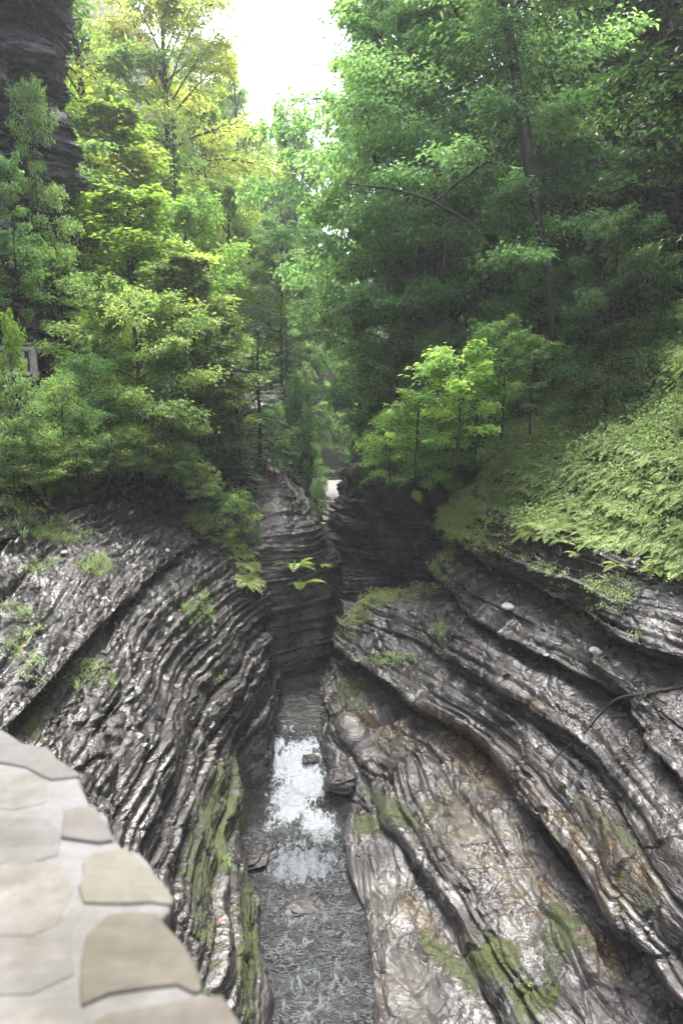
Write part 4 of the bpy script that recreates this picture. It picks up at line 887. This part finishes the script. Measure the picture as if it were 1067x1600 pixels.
p, n = pick('rock_ledges', 1000, lambda P: in_frame(P) * np.maximum(blobs(P, SR) - .18, 0), 43)
stuff('small_weeds', scatter('small_weeds', SM, p, n, .5, 1.3, M['weed'], 44), 'weed', 'scattered small weeds rooted in cracks of the right ledges', 'weeds')
GL = [(330, 780, 40, 60, -20, 1), (370, 840, 26, 45, -20, 1), (270, 725, 50, 24, 0, 1), (60, 740, 90, 26, 0, 1), (160, 720, 60, 20, 0, .8), (390, 900, 16, 26, 0, .6), (20, 800, 60, 22, 20, .5)]
p, n = pick('rock_slope', 1300, lambda P: in_frame(P) * np.maximum(blobs(P, GL) - .25, 0), 45)
stuff('grass', scatter('grass', [GT[0], HT[0], HT[1], SM[0], FT[1]], p, n, .5, 1.1, M['grass'], 46), 'grass', 'grass and weeds hanging over the rim of the left slope', 'grass')
p, n = pick('rock_slope', 900, lambda P: in_frame(P) * np.maximum(blobs(P, [(40, 735, 90, 34, 0, 1), (150, 712, 90, 30, 0, 1), (250, 705, 60, 30, 0, 1), (310, 740, 40, 40, 0, .8)]) - .2, 0), 49)
stuff('rim_weeds', scatter('rim_weeds', HT + FT[:1], p, n, .8, 1.9, M['weed'], 50), 'weed', 'dense dark weeds under the trees along the rim of the left slope', 'weeds', (.75, .85, .7))
SL = [(80, 830, 70, 18, 10, .8), (152, 885, 34, 20, 0, .55), (30, 960, 50, 20, 0, .4), (130, 1050, 40, 36, 0, .5), (175, 1075, 20, 12, 0, .5), (310, 950, 36, 40, 0, .45), (45, 1040, 30, 40, 0, .5), (355, 1345, 16, 16, 0, .5), (60, 890, 60, 14, -20, .4), (340, 1060, 30, 20, 0, .3), (30, 1000, 60, 14, -30, .4)]
p, n = pick('rock_slope', 1100, lambda P: in_frame(P) * np.maximum(blobs(P, SL) - .2, 0), 47)
stuff('small_weeds', scatter('small_weeds', SM + SM + SM + GT[:1], p, n, .4, .95, M['weed'], 48), 'weed', 'scattered small weeds and tufts on the flat shale of the left slope', 'weeds')

# ------------------------------------------------------------------ loose chips and dead leaves on the flat shale
def chip_mesh(name, pos, nrm, seed, smin, smax):
    r = np.random.default_rng(seed); V, Fq = [], []; k = 5
    for i, (p_, n_) in enumerate(zip(pos, nrm)):
        s = r.uniform(smin, smax) * r.choice([1, 1, 1, 1.8]); a = np.sort(r.uniform(0, 6.28, k)); q = s * r.uniform(.6, 1, k); asp = r.uniform(.35, .9); az = r.uniform(0, 6.28)
        u = unit(np.cross(n_, [math.cos(az), math.sin(az), .1])); w = np.cross(n_, u); nn = unit(n_ + r.normal(0, .12, 3)); th = s * r.uniform(.08, .2)
        ring = p_ + u * (np.cos(a) * q)[:, None] + w * (np.sin(a) * q * asp)[:, None]
        b = len(V); V += list(ring + nn * th * .2 - nn * th); V += list(ring + nn * th)
        V += [p_ + nn * th * 1.15, ]
        for j in range(k): Fq.append([b + j, b + (j + 1) % k, b + k + (j + 1) % k, b + k + j])
        Fq.append([b + k, b + k + 1, b + k + 2, b + k + 3]); Fq.append([b + k + 3, b + k + 4, b + k, b + 2 * k])
    Fq = [f for f in Fq if f]; return np_mesh(name, np.array(V), np.array(Fq), False)
def slate_mat(name, a, b):
    m = N(name); g = m.n('ShaderNodeNewGeometry'); co = m.obj()
    c = m.ramp(g.outputs['Random Per Island'], [(0, a), (.7, b), (1, tuple(min(1, x * 1.5) for x in b))]); c = m.mix(m.noise(co, 30, 3), c, (0.06, 0.055, 0.05, 1))
    return m.done(m.bsdf(c, .42, m.bump(m.noise(co, 40, 4), .4, .01), spec=.5))
M['slate'] = slate_mat('slate_chip', (0.035, 0.032, 0.036), (0.12, 0.11, 0.12))
for surf, cnt, seed, dens in (('rock_slope', 3000, 61, lambda P: in_frame(P) * sstep(-5.2, -4.2, P[..., 2]) * (1 + noise(P[..., 0] * 1.3, P[..., 1] * 1.3, 0, 9))),
                              ('rock_ledges', 3000, 62, lambda P: in_frame(P) * sstep(-7.5, -6, P[..., 2]) * (P[..., 2] < -2.9) * (1 + noise(P[..., 0] * 1.3, P[..., 1] * 1.3, 0, 9)))):
    p, n = pick(surf, cnt, dens, seed, nz=.45)
    o = link('slate_chips', chip_mesh('slate_chips', p, n, seed, .02, .065), M['slate']); tag(o, 'loose slate chips strewn on the flat shale, ' + ('left slope' if seed == 61 else 'right ledges'), 'stones', None, 'stuff')
LT = [herb_template(s, 5, .02, .12, .05) for s in (24, 25)]
for surf, cnt, seed in (('rock_slope', 420, 63), ('rock_ledges', 520, 64)):
    p, n = pick(surf, cnt, lambda P: in_frame(P) * (P[..., 2] > -7), seed, nz=.4)
    stuff('leaf_litter', scatter('leaf_litter', LT, p, n, .5, 1.0, M['litter'], seed + 5), 'litter', 'brown dead leaves and bits scattered over the ' + ('left slope' if seed == 63 else 'right ledges'), 'leaf litter')

# ------------------------------------------------------------------ boulders, slabs, sticks
def boulder(px, py, size, label, mat='rock_far', squash=(1, 1, .6), seed=1, at=None, name='boulder', flat=0.0, moss=0.0, rz=0.0):
    if at is None:
        h = hit(px, py)
        if h is None: return
        loc = h[0]
    else: loc = at
    bm = bmesh.new(); bmesh.ops.create_icosphere(bm, subdivisions=5, radius=1.0)
    V = np.array([v.co for v in bm.verts]); r = 1 + .30 * fbm(V[:, 0] * 1.2, V[:, 1] * 1.2, V[:, 2] * 1.6, seed * 7, 3)
    v1, e1 = plates(V[:, 0], V[:, 1], V[:, 2], 1.3, seed); r = r + .12 * v1 + .05 * np.interp(V[:, 2] * .35 + seed, *TAB_M)
    W = np.sign(V) * np.abs(V) ** .8 * r[:, None]
    W = W * np.array(squash) * size
    for v, w in zip(bm.verts, W): v.co = w
    me = bpy.data.meshes.new(name); bm.to_mesh(me); bm.free()
    for p_ in me.polygons: p_.use_smooth = True
    for nm, val in (('moss', moss), ('brown', 0), ('pale', flat), ('flat', .5)):
        at_ = me.attributes.new(nm, 'FLOAT', 'POINT'); at_.data.foreach_set('value', np.full(len(W), val, np.float32))
    o = link(name, me, M[mat]); o.location = loc; o.rotation_euler = (0, 0, rz); tag(o, label, 'rock'); return o
boulder(0, 0, .36, 'dark hollow sided boulder right beside the white water', seed=4, at=PZ(532, 1222, -9.45), squash=(1, .9, .75))
boulder(0, 0, .22, 'rock washed over by water at the top of the foam', seed=6, at=PZ(487, 1187, -9.5), squash=(1.0, .8, .4))
boulder(0, 0, .34, 'low wet rock in mid stream below the foam', seed=7, at=PZ(478, 1420, -10.12), squash=(1.1, .8, .36))
boulder(0, 0, .30, 'smooth grey stone against the mossy left bank', seed=8, at=PZ(396, 1345, -9.98), squash=(1.0, 1.4, .5))
boulder(0, 0, .26, 'blocky stone at the edge of the pale shelf beside the stream', seed=12, at=PZ(566, 1335, -9.75), squash=(1.1, .9, .55), flat=.3)
# flat slabs
def slab(px, py, w, d, h, rz, label, c):
    hh = hit(px, py)
    if hh is None: return
    r = np.random.default_rng(int(px)); k = 9; a = np.linspace(0, 6.28, k, endpoint=False); q = r.uniform(.75, 1.05, k)
    bm = bmesh.new(); vs = [bm.verts.new((math.cos(b) * w / 2 * s, math.sin(b) * d / 2 * s, 0)) for b, s in zip(a, q)]; f = bm.faces.new(vs)
    e = bmesh.ops.extrude_face_region(bm, geom=[f]); bmesh.ops.translate(bm, verts=[v for v in e['geom'] if isinstance(v, bmesh.types.BMVert)], vec=(0, 0, h))
    bmesh.ops.recalc_face_normals(bm, faces=bm.faces); bmesh.ops.bevel(bm, geom=list(bm.edges), offset=h * .25, segments=2, affect='EDGES')
    me = bpy.data.meshes.new('slab'); bm.to_mesh(me); bm.free(); m = N('slab_stone'); co = m.obj()
    m.done(m.bsdf(m.ramp(m.noise(co, 9, 5, .65), [(.3, tuple(x * .55 for x in c)), (.65, c)]), .5, m.bump(m.noise(co, 18, 4), .5, .02)))
    o = link('stone_slab', me, m.m); nn = Vector(hh[1]); nn = (nn + Vector((0, 0, 1.2))).normalized(); o.rotation_euler = (Matrix.Rotation(0, 3, 'Z') @ nn.to_track_quat('Z', 'Y').to_matrix() @ Matrix.Rotation(rz, 3, 'Z')).to_euler(); o.location = hh[0] + np.array([0, 0, .02]); tag(o, label, 'rock'); return o
slab(793, 951, .55, .30, .07, .2, 'flat pale slab lying loose on the dark shale, right ledges', (.42, .41, .36))
slab(262, 862, .26, .12, .03, .4, 'small pale slate lying on the left slope below its rim', (.38, .38, .36))
slab(205, 803, .34, .12, .03, .6, 'thin pale slate near the top of the left slope', (.34, .35, .36))
slab(930, 1020, .30, .2, .04, -.4, 'grey slate on the ledge beside the fallen branch', (.20, .20, .21))
slab(900, 872, .34, .22, .08, .1, 'rounded grey stone just below the ferns', (.16, .16, .17))
slab(100, 866, .22, .14, .04, .3, 'small grey slate on the left slope by the green tuft', (.28, .27, .28))
h_ = hit(1058, 802)
if h_ is not None:
    V, Fq = box_vf(-.16, -.05, 0, .16, .07, .07); V[:, 2] += .03 * np.sin(V[:, 0] * 30); o = link('white_scrap', np_mesh('white_scrap', V, Fq), None); bmz = bmesh.new(); bmz.from_mesh(o.data); bmesh.ops.bevel(bmz, geom=list(bmz.edges), offset=.025, segments=3, affect='EDGES'); bmz.to_mesh(o.data); bmz.free()
    m = N('white_scrap'); o.data.materials.append(m.done(m.bsdf((.75, .78, .8, 1), .4))); o.location = h_[0] + np.array([0, -.1, .22]); tag(o, 'small white scrap caught in the ferns at the right picture edge', 'litter')
def stick(label, pts, r0, r1, forks=(), mat='bark_grey', lift=.05, name='fallen_branch'):
    hs = [hit(px, py) for px, py in pts]; Q = np.array([h[0] for h in hs if h is not None])
    tt = proj(Q)[2]; tt = np.minimum(tt, np.interp(np.arange(len(tt)), [0, len(tt) - 1], [tt[0], tt[-1]]) + .15) - lift
    Q = np.array([PT(px, py, t) for (px, py), t in zip(pts, tt)])
    base = Q[0].copy(); r = empty(name, tuple(base)); tag(r, label, 'branch')
    def tube(nm, Q_, a, b):
        s = np.linspace(0, 1, len(Q_)); q = np.linspace(0, 1, 20); C = np.column_stack([np.interp(q, s, Q_[:, k]) for k in range(3)]); C = blur(C, 1, 0) + .012 * np.column_stack([noise(q * 8, 3, k, 4) for k in range(3)])
        T = Tubes(); T.add(C - base, a + (b - a) * q, 6, .1); link(nm, T.mesh(nm), M[mat], r)
    tube('stem', Q, r0, r1)
    for fk in forks:
        h0 = np.array([PT(px, py, np.interp(i, [0, len(fk) - 1], [tt[min(fk_i(pts, fk[0]), len(tt) - 1)]] * 2)) for i, (px, py) in enumerate(fk)])
        for i in range(1, len(fk)):
            hh = hit(*fk[i])
            if hh is not None:
                t2 = proj(hh[0])[2] - lift; h0[i] = PT(*fk[i], min(t2, proj(h0[i - 1])[2] + .25))
        tube('twig', h0, r1 * 1.3, r1 * .6)
def fk_i(pts, p): return int(np.argmin([math.hypot(a - p[0], b - p[1]) for a, b in pts]))
stick('long brown fallen branch with a fork, lying across the ledges at the right edge', [(1085, 1068), (1040, 1078), (1010, 1083), (975, 1086), (955, 1095), (938, 1115), (922, 1135), (900, 1155), (868, 1180), (855, 1205)], .030, .010,
      [[(1010, 1083), (995, 1103), (988, 1118)], [(1010, 1083), (1008, 1070), (1010, 1055)], [(922, 1135), (940, 1150), (908, 1170)]], 'bark')
stick('thin pale stick lying level on the wet rock above the bent one', [(650, 1330), (690, 1318), (730, 1319), (775, 1316), (782, 1302)], .012, .007)
stick('thin reddish stick slanting over the moss edge of the wet rock', [(648, 1362), (672, 1352), (694, 1340), (706, 1330)], .012, .006)
stick('curved thin stick below the level one on the wet rock', [(718, 1342), (728, 1354), (748, 1358), (782, 1350)], .011, .006)
stick('short orange brown forked stick on the lower left slope', [(316, 1247), (298, 1255), (280, 1262), (268, 1276)], .014, .007, (), 'bark_grey')
stick('thin twig on the shale left of the loose pale slab', [(850, 985), (880, 992), (920, 998)], .010, .005)
stick('long thin root trailing over the right edge of the shale', [(1080, 922), (1040, 920), (1005, 918), (985, 925)], .013, .006)
# single fallen leaves that catch the eye
LVm = Leaves(); LVm.add(np.zeros((3, 3)), np.array([[1, 0, .1], [.3, 1, .15], [.3, -1, .1]]), np.array([[0, 0, 1.0]] * 3), .06, .035, np.array([.5, .6, .4])); lf_me = LVm.mesh('fallen_leaf')
for px, py, c, lab in [(990, 1143, (2.6, 1.0, .35), 'orange fallen leaf on the shale below the fallen branch'), (342, 1442, (1.5, .25, .2), 'red fallen leaf near the water on the left slope'), (38, 1014, (2.4, .9, .6), 'reddish fallen leaf on the left slope above the wall'), (862, 1105, (3.0, 2.4, .6), 'yellow fallen leaf on the ledge left of the fallen branch')]:
    h = hit(px, py)
    if h is not None:
        o = bpy.data.objects.new('fallen_leaf', lf_me); col.objects.link(o); o.location = h[0] + np.array([0, -.02, .05]); o.color = (*c, 1); tag(o, lab, 'leaf')
lf_me.materials.append(M['litter'])

# ------------------------------------------------------------------ railing on the left path, wall and path at the far end
def plain(name, a, b, rough=.8, sc_=12, bd=.01):
    m = N(name); co = m.obj(); n1 = m.noise(co, sc_, 5, .65); return m.done(m.bsdf(m.ramp(n1, [(.3, a), (.7, b)]), rough, m.bump(n1, .5, bd)))
M['rail'] = plain('weathered_rail', (.16, .14, .12), (.36, .33, .29)); M['path'] = plain('pale_path', (.09, .085, .075), (.14, .13, .12), .8, 3)
rt = empty('railing', tuple(PT(-60, 600, 17.4))); tag(rt, 'weathered railing of the upper path at the left picture edge', 'railing'); o0 = np.array(PT(-60, 600, 17.4))
def rbox(nm, p0, p1, w, h):
    p0, p1 = np.array(p0) - o0, np.array(p1) - o0; c = (p0 + p1) / 2; L = np.linalg.norm(p1 - p0); a = math.atan2(p1[1] - p0[1], p1[0] - p0[0]); link(nm, bevel_boxes(nm, [(tuple(c), (L, w, h), a)], .008), M['rail'], rt)
rbox('top_rail', PT(-90, 546, 17.4), PT(62, 541, 18.1), .14, .09); rbox('bottom_rail', PT(-90, 584, 17.4), PT(62, 580, 18.1), .08, .07)
for k in range(11):
    q = PT(-80 + k * 13, 565, 17.5 + k * .055) - o0; link('baluster', bevel_boxes('baluster', [(tuple(q), (.085, .07, .52), .1)], .008), M['rail'], rt)
for k in range(2):
    q = PT(-30 + k * 85, 566, 17.65 + k * .35) - o0; link('post', bevel_boxes('post', [(tuple(q), (.13, .13, .80), .1)], .012), M['rail'], rt)
# far path
py_ = [(505, 812, 50), (500, 790, 54), (503, 772, 60), (512, 750, 72)]; qy = [(545, 812, 50), (552, 790, 54), (560, 772, 60), (552, 750, 72)]
V = np.array([PT(*p_) for p_ in py_] + [PT(*p_) for p_ in qy]); s_ = np.linspace(0, 1, 30)
Lp = np.column_stack([np.interp(s_, np.linspace(0, 1, 4), V[:4, k]) for k in range(3)]); Rp = np.column_stack([np.interp(s_, np.linspace(0, 1, 4), V[4:, k]) for k in range(3)])
w_ = np.linspace(0, 1, 12)[None, :, None]; Pp = Lp[:, None] * (1 - w_) + Rp[:, None] * w_; Pp[..., 2] += .04 * noise(Pp[..., 0] * 2, Pp[..., 1] * 2, 0, 2)
FP = link('path', np_mesh('path', Pp.reshape(-1, 3), grid_faces(30, 12), True), M['path']); tag(FP, 'pale footpath at the far end of the gorge', None, None, 'structure')
fb = empty('footbridge', tuple(PT(520, 812, 49))); tag(fb, 'small pale footbridge crossing the stream at the far gap', 'bridge'); ob = np.array(PT(520, 812, 49))
T = Tubes(); T.add(px_pts([(490, 790), (498, 799), (515, 805), (535, 811), (560, 816)], 49) - ob, .16, 8); link('deck_edge', T.mesh('deck_edge'), M['path'], fb)
T = Tubes(); T.add(px_pts([(488, 778), (500, 784), (520, 785), (545, 786), (562, 788)], 50.5) - ob, .10, 8); link('top_rail', T.mesh('top_rail'), M['rail'], fb)
for k in range(5):
    a_, b_ = px_pts([(494 + k * 15, 784), (494 + k * 15, 800 + k * 3)], 50) - ob; T = Tubes(); T.add([a_, b_], .05, 6); link('post', T.mesh('post'), M['rail'], fb)
V0, F0 = box_vf(-1.9, -.3, -1.6, 2.0, .3, -.25); link('abutment', np_mesh('abutment', V0, F0), M['rail'], fb)

# ------------------------------------------------------------------ parapet wall in the foreground
def stone_mat(name, a, b, c):
    m = N(name); co = m.obj(); g = m.n('ShaderNodeObjectInfo')
    n1 = m.noise(co, 7, 6, .65); n2 = m.noise(co, 60, 3, .7); bands = m.noise(m.scale(co, (3, 14, 3)), 2.0, 4, .6)
    col_ = m.ramp(m.math('ADD', m.math('MULTIPLY', n1, .6), m.math('MULTIPLY', bands, .4)), [(.32, a), (.52, b), (.72, c)]); col_ = m.mix(m.rng(n2, .55, .8, 0, .35), col_, (*[x * .6 for x in a], 1)); col_ = m.mix(1.0, col_, g.outputs['Color'], 'MULTIPLY')
    col_ = m.mix(m.rng(m.noise(co, 2.6, 5, .7), .45, .60, 0, .8), col_, m.mix(1.0, col_, (.62, .59, .52, 1), 'MULTIPLY')); col_ = m.mix(m.rng(m.noise(co, 130, 2, .7), .62, .72, 0, .5), col_, (.05, .048, .045, 1))
    return m.done(m.bsdf(col_, .85, m.bump(m.math('ADD', n1, m.math('MULTIPLY', n2, .4)), .5, .012), spec=.3))
M['cap'] = stone_mat('cap_stone', (.060, .057, .052), (.088, .084, .077), (.118, .114, .106)); M['mortar'] = stone_mat('mortar', (.080, .079, .077), (.108, .107, .105), (.135, .134, .132))
pw = empty('parapet_wall', tuple(PZ(150, 1400, -.85))); tag(pw, 'pale mortared stone parapet wall in the lower left foreground', 'wall'); ow = np.array(PZ(150, 1400, -.85))
def zq(pts): return [(a / 2.808, b / 2.808 + 1120) for a, b in pts]
def wall_poly(nm, pts, ztop, th, mat, bev, tint=(1, 1, 1), label=None, seed=1, rough=.006):
    Q = np.array([PZ(px, py, ztop) for px, py in pts]) - ow; m_ = []
    for i in range(len(Q)):       # finer outline with small irregularities
        a, b = Q[i], Q[(i + 1) % len(Q)]; k = max(1, int(np.linalg.norm(b - a) / .035))
        for j in range(k):
            p_ = a + (b - a) * j / k; m_.append(p_ + .7 * rough * np.array([float(noise(p_[0] * 28, p_[1] * 28, seed, 3)), float(noise(p_[0] * 28, p_[1] * 28, seed, 5)), 0]))
    bm = bmesh.new(); vs = [bm.verts.new(p_) for p_ in m_]; f = bm.faces.new(vs); bm.normal_update()
    if f.normal.z < 0: f.normal_flip()
    top_edges = None
    e = bmesh.ops.extrude_face_region(bm, geom=[f]); nv_ = [v for v in e['geom'] if isinstance(v, bmesh.types.BMVert)]; bmesh.ops.translate(bm, verts=nv_, vec=(0, 0, -th))
    bmesh.ops.recalc_face_normals(bm, faces=bm.faces)
    te = [ed for ed in bm.edges if all(abs(v.co.z - (ztop - ow[2])) < 1e-5 for v in ed.verts)]
    bmesh.ops.bevel(bm, geom=te, offset=bev, segments=3, affect='EDGES', profile=.5, clamp_overlap=True)
    me = bpy.data.meshes.new(nm); bm.to_mesh(me); bm.free()
    for p_ in me.polygons: p_.use_smooth = True
    o = link(nm, me, M[mat], pw); o.color = (*tint, 1)
    if label: o['label'] = label
    return o
BASE = [(-40, 1120), (0, 1140), (30, 1158), (76, 1170), (95, 1190), (122, 1210), (133, 1240), (145, 1262), (165, 1275), (178, 1312), (192, 1324), (222, 1330), (262, 1388), (268, 1420), (252, 1440), (280, 1475), (312, 1520), (312, 1552), (342, 1560), (380, 1625), (400, 1700), (-60, 1900), (-200, 1500)]
wall_poly('mortar', BASE, -.860, .10, 'mortar', .006, rough=.010)
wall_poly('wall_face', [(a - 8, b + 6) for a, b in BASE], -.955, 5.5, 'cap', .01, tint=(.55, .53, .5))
STN = [([(-40, 20), (0, 50), (130, 125), (215, 130), (250, 180), (345, 240), (352, 256), (230, 270), (180, 258), (120, 212), (0, 196), (-60, 180)], -.854, (.98, .99, 1.02)),
       ([(238, 278), (352, 262), (366, 318), (374, 370), (345, 376), (300, 330)], -.90, (.62, .62, .62)),
       ([(285, 405), (345, 392), (422, 388), (448, 438), (505, 536), (440, 548), (268, 522)], -.852, (.95, .94, .94)),
       ([(362, 700), (360, 640), (420, 588), (555, 570), (622, 640), (762, 795), (758, 822), (662, 812), (360, 812), (340, 740)], -.854, (1.10, 1.08, .95)),
       ([(372, 960), (470, 868), (680, 850), (790, 968), (880, 1100), (884, 1185), (850, 1205), (770, 1176), (480, 1210), (362, 1262), (350, 1180)], -.854, (.88, .85, .76)),
       ([(300, 1400), (480, 1290), (780, 1236), (972, 1215), (1090, 1400), (1180, 1700), (300, 1800)], -.854, (.98, .95, .90)),
       ([(-80, 225), (150, 262), (200, 300), (190, 372), (60, 400), (-120, 390)], -.8585, (1.18, 1.2, 1.2)), ([(-100, 440), (190, 460), (258, 520), (245, 600), (110, 640), (-90, 630)], -.858, (1.05, 1.08, 1.13)),
       ([(-100, 668), (240, 650), (300, 760), (250, 900), (150, 950), (-100, 945)], -.8585, (1.22, 1.2, 1.18)), ([(-100, 985), (160, 975), (290, 960), (300, 1130), (150, 1200), (-100, 1215)], -.858, (1.15, 1.17, 1.2)), ([(-100, 1255), (120, 1240), (250, 1290), (230, 1500), (-100, 1600)], -.8585, (1.2, 1.2, 1.2))]
for k, (pts, zt, tint) in enumerate(STN):
    cx_ = sum(p_[0] for p_ in pts) / len(pts); cy_ = sum(p_[1] for p_ in pts) / len(pts); g_ = 1.0 if k < 6 else 1.09; pts = [(cx_ + (a - cx_) * g_, cy_ + (b - cy_) * g_) for a, b in pts]
    wall_poly('cap_stone', zq(pts), zt, .075, 'cap', .004 if k < 6 else .0008, tint, seed=k, rough=.007)
V, Fq = box_vf(-6, -6, -2.2, 0, 1.2, -1.62); fp = link('path', np_mesh('path', np.vstack([[-7, -7, -1.62], [.2, -7, -1.62], [.2, .2, -1.62], [-1.2, 1.4, -1.62], [-7, 5, -1.62], [-7, 0, -1.62]])[[0, 1, 2, 3, 0, 3, 4, 5]], np.array([[0, 1, 2, 3], [4, 5, 6, 7]])), M['path']); tag(fp, 'paved path behind the parapet wall', None, None, 'structure')
a0, a1 = np.array(PT(-110, 600, 17.6)), np.array(PT(70, 600, 18.3)); wl = tag(link('stone_wall', bevel_boxes('stone_wall', [(tuple((a0 + a1) / 2 + np.array([-.05, .2, -.95])), (float(np.linalg.norm(a1 - a0)), .45, 2.3), math.atan2(a1[1] - a0[1], a1[0] - a0[0]))], .03), M['cap']), 'low stone wall carrying the railing of the upper path', 'wall'); wl.color = (.45, .43, .4, 1)
